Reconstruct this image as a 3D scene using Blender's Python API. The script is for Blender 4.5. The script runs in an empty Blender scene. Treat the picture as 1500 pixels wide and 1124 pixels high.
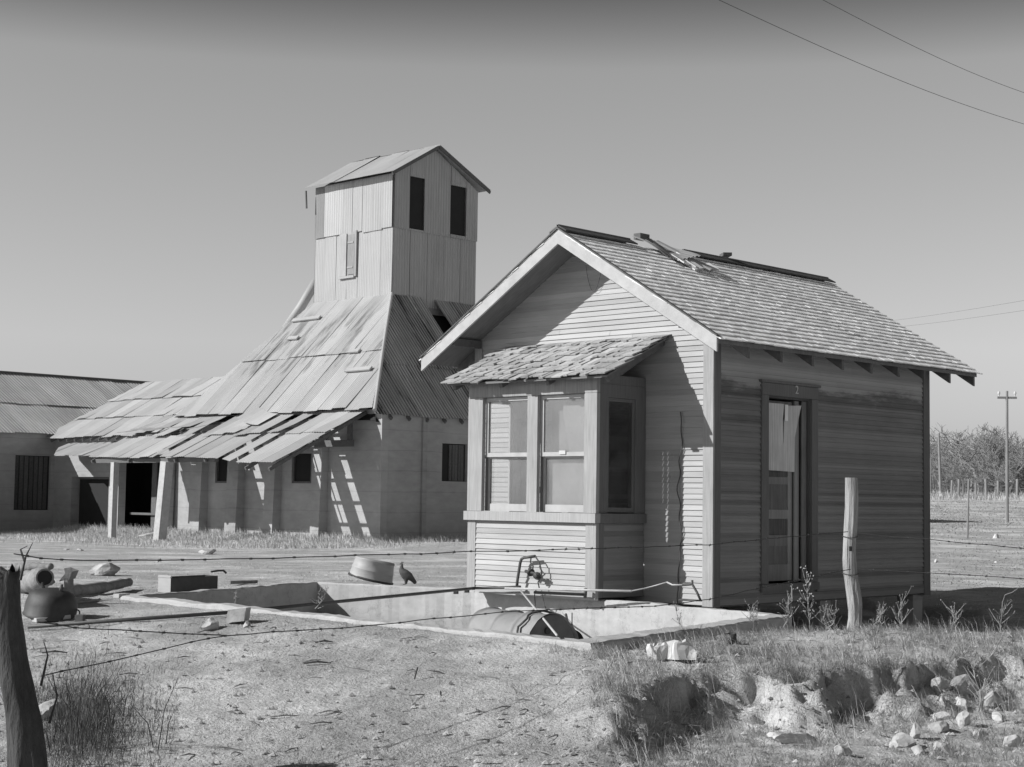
import bpy, bmesh, math, random
import numpy as np
from mathutils import Vector, Matrix, noise as mnoise

rnd = random.Random(7)
R_ = math.radians
scene = bpy.context.scene
COL = scene.collection

# ------------------------------------------------------------------ camera model
CAM = np.array([10.2081, -13.5986, 1.0651])
YAW, PITCH, ROLL, FPX = -0.7678, 0.0719, 0.0140, 2369.73
def _basis():
    cy, sy, cp, sp = math.cos(YAW), math.sin(YAW), math.cos(PITCH), math.sin(PITCH)
    f = np.array([sy*cp, cy*cp, sp]); r = np.array([cy, -sy, 0.0]); u = np.cross(r, f)
    c, s = math.cos(ROLL), math.sin(ROLL)
    return f, c*r + s*u, -s*r + c*u
FW, RT, UPV = _basis()
FH = FW[:2]/np.hypot(*FW[:2]); RH = np.array([FH[1], -FH[0]])
def ray(x, y): return FW + RT*(x-750.0)/FPX + UPV*(562.0-y)/FPX
def onz(x, y, z): d = ray(x, y); return Vector(CAM + d*(z-CAM[2])/d[2])
def onx(x, y, v): d = ray(x, y); return Vector(CAM + d*(v-CAM[0])/d[0])
def ony(x, y, v): d = ray(x, y); return Vector(CAM + d*(v-CAM[1])/d[1])
def ondist(x, y, t): return Vector(CAM + ray(x, y)*t)
def SD(x, y): return ((x-CAM[0])*RH[0]+(y-CAM[1])*RH[1], (x-CAM[0])*FH[0]+(y-CAM[1])*FH[1])
def XY(S, D): return (CAM[0]+RH[0]*S+FH[0]*D, CAM[1]+RH[1]*S+FH[1]*D)
SUN = Vector((0.455, 0.721, -0.523)).normalized()       # the way the light travels

# ------------------------------------------------------------------ mesh helper
ORG = {}
class MB:
    def __init__(s): s.v, s.f, s.t = [], [], []
    def add(s, vs, fs, tone=0.0):
        b = len(s.v); s.v.extend([tuple(p) for p in vs])
        for f in fs: s.f.append(tuple(i+b for i in f)); s.t.append(tone)
    def box(s, x0, x1, y0, y1, z0, z1, tone=0.0):
        s.add([(x0,y0,z0),(x1,y0,z0),(x1,y1,z0),(x0,y1,z0),(x0,y0,z1),(x1,y0,z1),(x1,y1,z1),(x0,y1,z1)],
              [(0,3,2,1),(4,5,6,7),(0,1,5,4),(1,2,6,5),(2,3,7,6),(3,0,4,7)], tone)
    def obox(s, c, a, b, n, tone=0.0):
        c, a, b, n = Vector(c), Vector(a), Vector(b), Vector(n)
        p = [c-a-b-n, c+a-b-n, c+a+b-n, c-a+b-n, c-a-b+n, c+a-b+n, c+a+b+n, c-a+b+n]
        s.add(p, [(0,3,2,1),(4,5,6,7),(0,1,5,4),(1,2,6,5),(2,3,7,6),(3,0,4,7)], tone)
    def bar(s, p, q, w, h, up=(0,0,1), tone=0.0):
        p, q = Vector(p), Vector(q); d = (q-p); a = d*0.5
        side = d.cross(Vector(up)).normalized(); u2 = side.cross(d).normalized()
        s.obox((p+q)*0.5, a, side*w*0.5, u2*h*0.5, tone)
    def tube(s, pts, r, n=8, tone=0.0, cap=True):
        pts = [Vector(p) for p in pts]; k = len(pts)
        rs = r if isinstance(r, (list, tuple)) else [r]*k
        vs, fs = [], []
        ref = None
        for i in range(k):
            d = (pts[min(i+1, k-1)] - pts[max(i-1, 0)]).normalized()
            if ref is None:
                ref = d.cross(Vector((0,0,1)))
                if ref.length < 0.05: ref = d.cross(Vector((1,0,0)))
                ref.normalize()
            a = (ref - d*ref.dot(d)).normalized(); b = d.cross(a); ref = a
            for j in range(n):
                t = 2*math.pi*j/n
                vs.append(pts[i] + (a*math.cos(t)+b*math.sin(t))*rs[i])
        for i in range(k-1):
            for j in range(n):
                fs.append((i*n+j, i*n+(j+1)%n, (i+1)*n+(j+1)%n, (i+1)*n+j))
        if cap:
            fs.append(tuple(range(n-1, -1, -1))); fs.append(tuple((k-1)*n+j for j in range(n)))
        s.add(vs, fs, tone)
    def lathe(s, prof, M, n=32, tone=0.0):
        vs, fs = [], []
        for (r, z) in prof:
            for j in range(n):
                t = 2*math.pi*j/n; vs.append(M @ Vector((r*math.cos(t), r*math.sin(t), z)))
        for i in range(len(prof)-1):
            for j in range(n):
                fs.append((i*n+j, i*n+(j+1)%n, (i+1)*n+(j+1)%n, (i+1)*n+j))
        s.add(vs, fs, tone)
    def prism(s, poly, ext, tone=0.0):
        n = len(poly); e = Vector(ext); p = [Vector(q) for q in poly]
        s.add(p+[q+e for q in p], [tuple(range(n-1,-1,-1)), tuple(range(n, 2*n))] +
              [(i, (i+1)%n, (i+1)%n+n, i+n) for i in range(n)], tone)
    def build(s, name, mat, parent=None, smooth=False, origin=None, dent=0.0):
        if dent: s.v = [tuple(Vector(p)+Vector((mnoise.noise((p[0]*5, p[1]*5, p[2]*5)), mnoise.noise((p[0]*5+9, p[1]*5, p[2]*5)), mnoise.noise((p[0]*5, p[1]*5+9, p[2]*5))))*dent+Vector((mnoise.noise((p[0]*14, p[1]*14, p[2]*14)), mnoise.noise((p[0]*14+9, p[1]*14, p[2]*14)), 0))*dent*0.35) for p in s.v]
        if parent is not None: org = ORG[parent.name]
        elif origin is not None: org = Vector(origin)
        else:
            a = np.array(s.v); org = Vector(((a[:,0].min()+a[:,0].max())/2, (a[:,1].min()+a[:,1].max())/2, a[:,2].min()))
        me = bpy.data.meshes.new(name)
        me.from_pydata([(p[0]-org[0], p[1]-org[1], p[2]-org[2]) for p in s.v], [], s.f)
        at = me.attributes.new('tone', 'FLOAT', 'FACE'); at.data.foreach_set('value', s.t)
        if smooth: me.polygons.foreach_set('use_smooth', [True]*len(me.polygons))
        me.materials.append(mat); me.update()
        o = bpy.data.objects.new(name, me); COL.objects.link(o)
        if parent is not None: o.parent = parent
        else: o.location = org
        ORG[o.name] = org
        return o

def tag(o, label=None, cat=None, group=None, kind=None):
    if label: o['label'] = label
    if cat: o['category'] = cat
    if group: o['group'] = group
    if kind: o['kind'] = kind
    return o
def thing(name, loc, label, cat, group=None):
    o = bpy.data.objects.new(name, None); COL.objects.link(o); o.location = loc
    o.empty_display_size = 0.2; ORG[o.name] = Vector(loc)
    return tag(o, label, cat, group)
def copy_tree(o, loc, rz=0.0, sc=1.0, label=None):
    c = o.copy(); COL.objects.link(c); c.location = loc
    c.rotation_euler = (0, 0, rz); c.scale = (sc, sc, sc)
    if label: c['label'] = label
    for ch in list(o.children):
        d = ch.copy(); COL.objects.link(d); d.parent = c
    return c

# ------------------------------------------------------------------ materials (black and white photograph: everything is grey)
def mat(name, base, var=0.35, scale=(1,1,1), ns=6.0, var2=0.25, ns2=0.7, rough=0.85, bump=0.25, bd=0.01,
        spec=0.25, metallic=0.0, board=None, stain=None, spots=None, scale2=(1,1,1)):
    m = bpy.data.materials.new(name); m.use_nodes = True
    nt = m.node_tree; nt.nodes.clear(); L = nt.links.new
    out = nt.nodes.new('ShaderNodeOutputMaterial'); bs = nt.nodes.new('ShaderNodeBsdfPrincipled')
    L(bs.outputs[0], out.inputs[0])
    tc = nt.nodes.new('ShaderNodeTexCoord')
    def mapped(sc):
        mp = nt.nodes.new('ShaderNodeMapping'); mp.inputs['Scale'].default_value = sc
        L(tc.outputs['Object'], mp.inputs['Vector']); return mp.outputs[0]
    def ntex(vec, s, det=6, ro=0.6):
        n = nt.nodes.new('ShaderNodeTexNoise'); n.inputs['Scale'].default_value = s
        n.inputs['Detail'].default_value = det; n.inputs['Roughness'].default_value = ro
        L(vec, n.inputs['Vector']); return n.outputs['Fac']
    def mth(op, a, b, clamp=False):
        n = nt.nodes.new('ShaderNodeMath'); n.operation = op; n.use_clamp = clamp
        for i, x in enumerate((a, b)):
            if x is None: continue
            if isinstance(x, (int, float)): n.inputs[i].default_value = x
            else: L(x, n.inputs[i])
        return n.outputs[0]
    def sm(x, a, b):
        n = nt.nodes.new('ShaderNodeMapRange'); n.interpolation_type = 'SMOOTHSTEP'
        n.inputs['From Min'].default_value = a; n.inputs['From Max'].default_value = b
        L(x, n.inputs['Value']); return n.outputs[0]
    n1 = ntex(mapped(scale), ns); n2 = ntex(mapped(scale2), ns2, 4)
    v = mth('ADD', mth('MULTIPLY', mth('SUBTRACT', n1, 0.5), 2.4*var), mth('MULTIPLY', mth('SUBTRACT', n2, 0.5), 2.4*var2))
    at = nt.nodes.new('ShaderNodeAttribute'); at.attribute_name = 'tone'
    v = mth('ADD', v, at.outputs['Fac'])
    sep = nt.nodes.new('ShaderNodeSeparateXYZ'); L(tc.outputs['Object'], sep.inputs[0])
    if board:
        w = nt.nodes.new('ShaderNodeTexWhiteNoise'); w.noise_dimensions = '1D'
        L(mth('FLOOR', mth('DIVIDE', sep.outputs['Z'], board[0]), None), w.inputs['W'])
        v = mth('ADD', v, mth('MULTIPLY', mth('SUBTRACT', w.outputs['Value'], 0.5), board[1]))
    if stain: v = stain(nt, L, mth, sm, ntex, mapped, sep, v)
    v = mth('ADD', v, 1.0); v = mth('MAXIMUM', mth('MULTIPLY', v, base), 0.004)
    cr = nt.nodes.new('ShaderNodeCombineColor')
    for i in range(3): L(v, cr.inputs[i])
    L(cr.outputs[0], bs.inputs['Base Color'])
    bs.inputs['Roughness'].default_value = rough; bs.inputs['Metallic'].default_value = metallic
    bs.inputs['Specular IOR Level'].default_value = spec
    if bump:
        b = nt.nodes.new('ShaderNodeBump'); b.inputs['Strength'].default_value = bump; b.inputs['Distance'].default_value = bd
        L(n1, b.inputs['Height']); L(b.outputs[0], bs.inputs['Normal'])
    return m

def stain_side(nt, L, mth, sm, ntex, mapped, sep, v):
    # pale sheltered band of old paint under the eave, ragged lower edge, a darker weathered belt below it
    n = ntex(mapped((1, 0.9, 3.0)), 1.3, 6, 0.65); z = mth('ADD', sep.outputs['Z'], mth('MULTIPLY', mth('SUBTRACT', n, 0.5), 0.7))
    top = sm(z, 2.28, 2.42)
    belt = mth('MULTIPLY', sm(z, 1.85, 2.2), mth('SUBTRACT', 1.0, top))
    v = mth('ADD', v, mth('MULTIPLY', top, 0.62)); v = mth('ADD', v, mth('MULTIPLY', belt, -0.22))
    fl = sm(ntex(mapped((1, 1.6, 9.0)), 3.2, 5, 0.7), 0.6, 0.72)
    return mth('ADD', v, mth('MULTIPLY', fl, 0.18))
def stain_rust(nt, L, mth, sm, ntex, mapped, sep, v):
    n = ntex(mapped((0.25, 1.6, 0.25)), 1.6, 6, 0.7)
    return mth('ADD', v, mth('MULTIPLY', sm(n, 0.5, 0.62), -0.55))
def stain_rust_front(nt, L, mth, sm, ntex, mapped, sep, v):
    # rust streaks running down the upper sheets of the flared roof
    n = ntex(mapped((1.5, 0.22, 0.22)), 1.5, 6, 0.65)
    z = sep.outputs['Z']
    w = mth('MULTIPLY', sm(z, 5.5, 5.8), mth('SUBTRACT', 1.0, sm(z, 7.2, 8.4)))
    return mth('ADD', v, mth('MULTIPLY', mth('MULTIPLY', sm(n, 0.5, 0.62), w), -0.5))
def stain_lines(nt, L, mth, sm, ntex, mapped, sep, v):
    # faint pour lines of the cast wall
    fr = nt.nodes.new('ShaderNodeMath'); fr.operation = 'FRACT'
    L(mth('ADD', mth('DIVIDE', sep.outputs['Z'], 0.62), mth('MULTIPLY', ntex(mapped((1,1,1)), 0.5, 3), 0.25)), fr.inputs[0])
    return mth('ADD', v, mth('MULTIPLY', sm(fr.outputs[0], 0.93, 1.0), -0.18))

def stain_tank(nt, L, mth, sm, ntex, mapped, sep, v):
    # old water lines and hairline cracks
    z = mth('ADD', sep.outputs['Z'], mth('MULTIPLY', mth('SUBTRACT', ntex(mapped((1,1,1)), 2.0, 5), 0.5), 0.16))
    v = mth('ADD', v, mth('MULTIPLY', mth('SUBTRACT', 1.0, sm(z, 0.62, 0.80)), -0.16))
    n = ntex(mapped((1,1,1)), 1.7, 8, 0.7); cr_ = mth('SUBTRACT', 1.0, sm(mth('ABSOLUTE', mth('SUBTRACT', n, 0.5), None), 0.0, 0.008))
    return mth('ADD', v, mth('MULTIPLY', cr_, -0.3))
BO = 0.058   # clapboard exposure
M = {}
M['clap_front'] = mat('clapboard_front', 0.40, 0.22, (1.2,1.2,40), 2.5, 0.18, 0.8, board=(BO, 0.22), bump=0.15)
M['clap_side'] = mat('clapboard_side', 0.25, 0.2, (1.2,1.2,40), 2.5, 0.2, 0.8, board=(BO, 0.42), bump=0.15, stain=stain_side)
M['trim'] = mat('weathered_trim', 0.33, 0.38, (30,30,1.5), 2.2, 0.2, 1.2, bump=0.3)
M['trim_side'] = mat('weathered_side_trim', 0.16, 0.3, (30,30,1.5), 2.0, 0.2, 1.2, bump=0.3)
M['trim_h'] = mat('weathered_horizontal_trim', 0.42, 0.3, (1.5,1.5,40), 2.0, 0.2, 1.2, bump=0.3)
M['barge'] = mat('barge_board_wood', 0.43, 0.22, (3,3,3), 3.0, 0.2, 1.0, bump=0.2)
M['shingle'] = mat('weathered_shingle', 0.80, 0.14, (5,25,5), 2.0, 0.25, 0.9, bump=0.4)
M['shingle_bay'] = mat('weathered_bay_shingle', 0.36, 0.4, (25,4,4), 2.0, 0.3, 1.2, bump=0.4)
M['darkwood'] = mat('dark_old_wood', 0.13, 0.35, (8,8,8), 2.0, 0.2, 1.0)
M['soffit'] = mat('roof_boarding', 0.17, 0.35, (3,20,3), 2.0, 0.2, 1.0)
M['door'] = mat('old_door_wood', 0.24, 0.35, (1,25,1.2), 2.0, 0.25, 2.0)
M['ply'] = mat('split_plywood', 0.60, 0.45, (1,32,1.2), 1.6, 0.25, 2.2)
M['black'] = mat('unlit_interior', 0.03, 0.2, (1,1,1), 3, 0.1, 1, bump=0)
M['interior'] = mat('interior_plaster', 0.25, 0.2, (1,1,1), 3, 0.2, 1, bump=0.1)
M['metal_roof'] = mat('galvanised_roof_sheet', 0.43, 0.10, (4,0.5,0.5), 3.0, 0.18, 0.5, rough=0.6, bump=0.05, spec=0.35, stain=stain_rust_front)
M['metal_canopy'] = mat('galvanised_canopy_sheet', 0.46, 0.14, (5,0.5,0.5), 3.0, 0.14, 0.6, rough=0.6, bump=0.05, spec=0.35)
M['metal_rust'] = mat('rusted_roof_sheet', 0.34, 0.4, (0.4,6,0.4), 2.0, 0.3, 0.6, rough=0.55, bump=0.05, spec=0.4, stain=stain_rust)
M['metal_side'] = mat('galvanised_side_roof', 0.34, 0.35, (0.5,5,0.5), 2.0, 0.22, 0.6, rough=0.6, bump=0.05, spec=0.35)
M['metal_wall'] = mat('galvanised_wall_sheet', 0.37, 0.14, (6,6,0.4), 2.0, 0.15, 0.5, rough=0.6, bump=0.05, spec=0.35)
M['metal_wall_side'] = mat('dull_wall_sheet', 0.40, 0.22, (6,6,0.4), 2.0, 0.15, 0.5, rough=0.65, bump=0.05, spec=0.3)
M['cast'] = mat('cast_wall', 0.36, 0.2, (1,1,2.5), 2.5, 0.32, 0.5, bump=0.2, bd=0.02, stain=stain_lines)
M['tank'] = mat('tank_concrete', 0.40, 0.22, (1,1,2), 6, 0.22, 1.3, bump=0.5, stain=stain_tank)
M['rock'] = mat('pale_rock', 0.42, 0.3, (1,1,1), 11, 0.35, 3.0, bump=0.9, bd=0.02)
M['iron'] = mat('rusty_iron', 0.045, 0.4, (1,1,1), 14, 0.3, 3, rough=0.6, spec=0.4, bump=0.2)
M['pipe'] = mat('pipe_iron', 0.07, 0.4, (1,1,1), 14, 0.3, 3, rough=0.55, spec=0.45)
M['pipe_light'] = mat('galvanised_pipe', 0.40, 0.25, (1,1,1), 14, 0.2, 3, rough=0.5, spec=0.5)
M['drum'] = mat('drum_steel', 0.27, 0.2, (1,1,1), 8, 0.25, 2.5, rough=0.6, spec=0.35)
M['drum_end'] = mat('drum_end_steel', 0.16, 0.3, (1,1,1), 8, 0.3, 3, rough=0.65, spec=0.3)
M['tub'] = mat('tub_zinc', 0.36, 0.15, (1,1,6), 5, 0.2, 2, rough=0.55, spec=0.4, bump=0.05)
M['post'] = mat('grey_post_wood', 0.33, 0.7, (22,22,1.2), 2.4, 0.35, 2.5, bump=0.9, bd=0.02)
M['bark'] = mat('dark_bark', 0.07, 0.6, (9,9,2.0), 3.0, 0.4, 2.5, bump=1.0, bd=0.03)
M['log'] = mat('dead_log', 0.24, 0.5, (5,5,5), 3.0, 0.3, 2.0, bump=0.8, bd=0.02)
M['twig'] = mat('bare_twig', 0.25, 0.25, (1,1,1), 2.0, 0.2, 0.4, bump=0)
M['weed'] = mat('dry_weed', 0.30, 0.3, (1,1,1), 6.0, 0.2, 2, bump=0)
M['paper'] = mat('crumpled_paper', 0.55, 0.15, (1,1,1), 8, 0.1, 3, bump=0.15)
M['blind'] = mat('paper_blind', 0.44, 0.1, (1,1,1), 5, 0.15, 2.0, bump=0.05)
M['wire'] = mat('fence_wire', 0.07, 0.3, (1,1,1), 20, 0.2, 3, rough=0.6, bump=0)
M['hen'] = mat('hen_feathers', 0.10, 0.6, (1,1,1), 22, 0.6, 9, bump=0.4)
M['grass_pale'] = mat('pale_dry_grass', 0.58, 0.2, (1,1,1), 3.0, 0.2, 0.5, bump=0, spec=0.1)
M['grass'] = mat('dry_grass', 0.45, 0.3, (1,1,1), 3.0, 0.35, 0.5, bump=0, spec=0.1)

def glass(name='old_window_glass', d0=0.16, d1=0.30):
    m = bpy.data.materials.new(name); m.use_nodes = True; nt = m.node_tree; nt.nodes.clear(); L = nt.links.new
    out = nt.nodes.new('ShaderNodeOutputMaterial'); mx = nt.nodes.new('ShaderNodeMixShader'); tr = nt.nodes.new('ShaderNodeBsdfTransparent')
    gl = nt.nodes.new('ShaderNodeBsdfGlossy'); gl.inputs['Roughness'].default_value = 0.03
    tr.inputs[0].default_value = (0.92,)*3 + (1,); gl.inputs[0].default_value = (0.9,)*3 + (1,)
    lw = nt.nodes.new('ShaderNodeLayerWeight'); lw.inputs['Blend'].default_value = 0.5
    fr = nt.nodes.new('ShaderNodeMapRange'); fr.inputs['To Min'].default_value = 0.04; fr.inputs['To Max'].default_value = 0.45; L_pw = nt.nodes.new('ShaderNodeMath'); L_pw.operation = 'POWER'; L_pw.inputs[1].default_value = 3.0; L(lw.outputs['Facing'], L_pw.inputs[0]); L(L_pw.outputs[0], fr.inputs['Value'])
    df = nt.nodes.new('ShaderNodeBsdfDiffuse'); df.inputs[0].default_value = (0.38,)*3 + (1,)
    mx2 = nt.nodes.new('ShaderNodeMixShader')
    tc = nt.nodes.new('ShaderNodeTexCoord'); n = nt.nodes.new('ShaderNodeTexNoise'); n.inputs['Scale'].default_value = 3; n.inputs['Detail'].default_value = 5
    mr = nt.nodes.new('ShaderNodeMapRange'); mr.inputs['From Min'].default_value = 0.4; mr.inputs['From Max'].default_value = 0.75; mr.inputs['To Min'].default_value = d0; mr.inputs['To Max'].default_value = d1
    L(tc.outputs['Object'], n.inputs['Vector']); L(n.outputs['Fac'], mr.inputs['Value'])
    L(fr.outputs[0], mx.inputs[0]); L(tr.outputs[0], mx.inputs[1]); L(gl.outputs[0], mx.inputs[2])
    L(mr.outputs[0], mx2.inputs[0]); L(mx.outputs[0], mx2.inputs[1]); L(df.outputs[0], mx2.inputs[2]); L(mx2.outputs[0], out.inputs[0])
    return m
M['glass'] = glass(); M['glass_clean'] = glass('clear_window_glass', 0.02, 0.10)

def ground_mat():
    m = bpy.data.materials.new('dry_ground'); m.use_nodes = True; nt = m.node_tree; nt.nodes.clear(); L = nt.links.new
    out = nt.nodes.new('ShaderNodeOutputMaterial'); bs = nt.nodes.new('ShaderNodeBsdfPrincipled'); L(bs.outputs[0], out.inputs[0])
    tc = nt.nodes.new('ShaderNodeTexCoord')
    def nz(s, d, r=0.6):
        n = nt.nodes.new('ShaderNodeTexNoise'); n.inputs['Scale'].default_value = s; n.inputs['Detail'].default_value = d
        n.inputs['Roughness'].default_value = r; L(tc.outputs['Object'], n.inputs['Vector']); return n.outputs['Fac']
    a = nz(0.55, 6, 0.62); b = nz(7, 8, 0.7); c = nz(45, 4, 0.7)
    mr = nt.nodes.new('ShaderNodeMapRange'); mr.interpolation_type = 'SMOOTHSTEP'
    mr.inputs['From Min'].default_value = 0.42; mr.inputs['From Max'].default_value = 0.66
    mr.inputs['To Min'].default_value = 0.41; mr.inputs['To Max'].default_value = 0.64; L(a, mr.inputs['Value'])
    def mth(op, x, y):
        n = nt.nodes.new('ShaderNodeMath'); n.operation = op
        for i, q in enumerate((x, y)):
            if isinstance(q, (int, float)): n.inputs[i].default_value = q
            else: L(q, n.inputs[i])
        return n.outputs[0]
    g = nz(1.7, 10, 0.75); h = nz(120, 3, 0.8)
    f = mth('ADD', mth('MULTIPLY', b, 0.85), mth('MULTIPLY', c, 0.85)); f = mth('ADD', f, mth('MULTIPLY', g, 0.9)); f = mth('ADD', f, mth('MULTIPLY', h, 0.35)); f = mth('SUBTRACT', f, 0.475)
    v = mth('MAXIMUM', mth('MULTIPLY', mr.outputs[0], f), 0.03)
    cc = nt.nodes.new('ShaderNodeCombineColor')
    for i in range(3): L(v, cc.inputs[i])
    L(cc.outputs[0], bs.inputs['Base Color']); bs.inputs['Roughness'].default_value = 0.95; bs.inputs['Specular IOR Level'].default_value = 0.1
    bp = nt.nodes.new('ShaderNodeBump'); bp.inputs['Strength'].default_value = 1.0; bp.inputs['Distance'].default_value = 0.04
    L(mth('ADD', mth('ADD', b, mth('MULTIPLY', c, 0.6)), mth('MULTIPLY', g, 1.2)), bp.inputs['Height']); L(bp.outputs[0], bs.inputs['Normal'])
    return m
M['ground'] = ground_mat()

# ------------------------------------------------------------------ terrain
def ss(a, b, x):
    t = min(1.0, max(0.0, (x-a)/(b-a))); return t*t*(3-2*t)
def lerp_tab(tab, x):
    if x <= tab[0][0]: return tab[0][1]
    for (a, va), (b, vb) in zip(tab, tab[1:]):
        if x <= b:
            t = (x-a)/(b-a); return va + (vb-va)*t
    return tab[-1][1]
TANK = [(-3.96,-4.31), (-5.0,-1.15), (-2.9,-0.58), (-0.93,-0.72), (1.52,-1.17), (2.21,-4.58)]
def inside(p, poly):
    c = False; n = len(poly); x, y = p
    for i in range(n):
        x0, y0 = poly[i]; x1, y1 = poly[(i+1)%n]
        if (y0 > y) != (y1 > y) and x < (x1-x0)*(y-y0)/(y1-y0)+x0: c = not c
    return c
def fbm(x, y, s, o=3):
    v = 0; a = 1; t = 0
    for k in range(o):
        v += a*mnoise.noise((x*s, y*s, 3.7*k)); t += a; a *= 0.5; s *= 2.1
    return v/t
FARL = [(17,-0.0), (20,-0.04), (34,-0.25), (48,-0.40), (60,-0.42), (110,-0.3), (160,0.6), (600,3.0)]
FARR = [(14.4,-0.10), (15.6,-0.30), (19,-0.31), (23.5,-0.13), (30,-0.12), (40,0.05), (60,0.5), (80,0.95), (120,1.75), (150,2.15), (600,4.0)]
BANK = [(0.2, 9.2), (0.45, 9.7), (0.8, 10.3), (1.2, 10.9), (2.1, 11.2), (2.8, 11.8), (3.5, 12.2), (4.5, 12.4)]
def bank(S):
    n1 = mnoise.noise((S*1.5, 0.3, 0)); n2 = mnoise.noise((S*3.6, 1.3, 0)); n3 = mnoise.noise((S*9, 2.3, 0))
    return lerp_tab(BANK, S) + 0.17*n1 + 0.24*(abs(n2)-0.22) + 0.10*abs(n3)
def zg(x, y):
    S, D = SD(x, y); u = S/max(D, 5.0)
    if D < 7: return -0.45 + 0.02*fbm(x, y, 0.6)
    Dl = 16.5 + (S+3.75)*(11.3-16.5)/4.35 if S > -3.75 else min(18.0, 16.5+(-3.75-S)*0.35)
    Dl = max(Dl, 11.2)
    t = min(1.0, max(0.0, (D-8.8)/(Dl-8.8)))
    e = t*t*(3-2*t)*0.45 + t*0.55
    zl = -0.45 + 0.46*e
    if D > Dl: zl = 0.01 if D < 17 else lerp_tab(FARL, D)
    Dc = bank(S)
    k_ = D-Dc+0.10*mnoise.noise((x*4.0, y*4.0, 2.2))+0.05*mnoise.noise((x*11, y*11, 4.2))
    hf = (0.06+0.15*ss(0.5, 1.3, S))*min(1.35, max(0.25, 0.75+1.5*mnoise.noise((S*2.3, 6.1, 0))))
    zr = -0.42 + 0.03*ss(9, 10.6, D) + (0.31-hf)*ss(-0.75, -0.02, k_) + hf*ss(-0.085, 0.015, k_) + 0.05*ss(0, 1.2, k_)
    if 8.6 < D < 13.5 and S > -1.6:
        b_ = math.exp(-((k_+0.25)/0.45)**2)*ss(-1.5, 0.5, S)
        zr += b_*(0.085*(0.35-abs(mnoise.noise((x*4.5, y*4.5, 1.0)))*1.6) + 0.040*mnoise.noise((x*13, y*13, 3.0)))
    if D > 14.4: zr = -0.10 + (lerp_tab(FARR, D)+0.10)
    elif D > 13: zr = zr*(1-ss(13, 14.4, D)) - 0.10*ss(13, 14.4, D)
    zr += 0.075*math.exp(-((S-2.9)/0.8)**2-((D-13.4)/0.55)**2) + 0.09*math.exp(-((S-4.1)/0.8)**2-((D-13.1)/0.6)**2)
    if D < 14.4: w = ss(0.25, 0.85, S)
    else: w = max(ss(0.10, 0.17, u), 0)
    z = zl*(1-w) + zr*w
    if 40 < D < 60 and u < 0.01: z += 0.20*ss(17.0, 18.4, y)
    near = 1-ss(20, 40, D)
    if 9 < D < 15 and S < 0.6: z += 0.020*ss(9, 9.6, D)*max(0.0, fbm(x+40, y, 2.1)) - 0.012*abs(mnoise.noise((x*5, y*5, 8)))*ss(9, 9.5, D)
    z += (0.030*fbm(x, y, 0.9) + 0.016*fbm(x+9, y, 4.5, 2))*(0.35+0.65*near)
    if 8 < D < 14: z += 0.026*mnoise.noise((x*9, y*9, 0.5))*ss(0.0, 0.7, S)*(1-ss(11.6, 12.2, D))
    if -4.2 < x < 0.4 and y > -0.35 and y < 5.2: z -= 0.10*ss(-0.35, 0.1, y)
    return z
def gp(px, py, dz=0.0):
    # the point of the ground seen along that direction
    d = ray(px, py); t = 6.0
    while t < 400:
        P = CAM + d*t
        if P[2] <= zg(P[0], P[1]): break
        t *= 1.004
    return Vector((P[0], P[1], zg(P[0], P[1])+dz))

def build_ground():
    Dv = [-300,-120,-50,-20,-5,0,4,6,7] + list(np.arange(7.5, 9.0, 0.15)) + list(np.arange(9.0, 13.0, 0.033)) + list(np.arange(13.0, 21.0, 0.1))
    d = 21.0
    while d < 700: Dv.append(d); d *= 1.025
    Dv += [900, 1300, 2000, 3000]
    Sp = list(np.arange(0, 5.2, 0.04)); s = 5.2
    while s < 60: Sp.append(s); s *= 1.035
    while s < 1500: Sp.append(s); s *= 1.35
    Sp.append(2500)
    Sv = [-q for q in Sp[:0:-1]] + Sp
    nS, nD = len(Sv), len(Dv)
    V = []
    for D in Dv:
        for S in Sv:
            x, y = XY(S, D); V.append((x, y, zg(x, y) if D < 800 else 4.0))
    cx, cy = -0.8, -2.7
    hole = [(p[0]+(p[0]-cx)/math.hypot(p[0]-cx, p[1]-cy)*0.07, p[1]+(p[1]-cy)/math.hypot(p[0]-cx, p[1]-cy)*0.07) for p in TANK]
    Fc = []
    for j in range(nD-1):
        for i in range(nS-1):
            a = j*nS+i
            if 10.5 < Dv[j] < 21 and -6 < Sv[i] < 4:
                c = XY((Sv[i]+Sv[i+1])/2, (Dv[j]+Dv[j+1])/2)
                if inside(c, hole): continue
            Fc.append((a, a+1, a+nS+1, a+nS))
    b = MB(); b.add(V, Fc)
    o = b.build('ground', M['ground'], smooth=True, origin=(0,0,0))
    tag(o, 'dry trodden dirt yard rising to a field', kind='structure')
build_ground()

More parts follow.
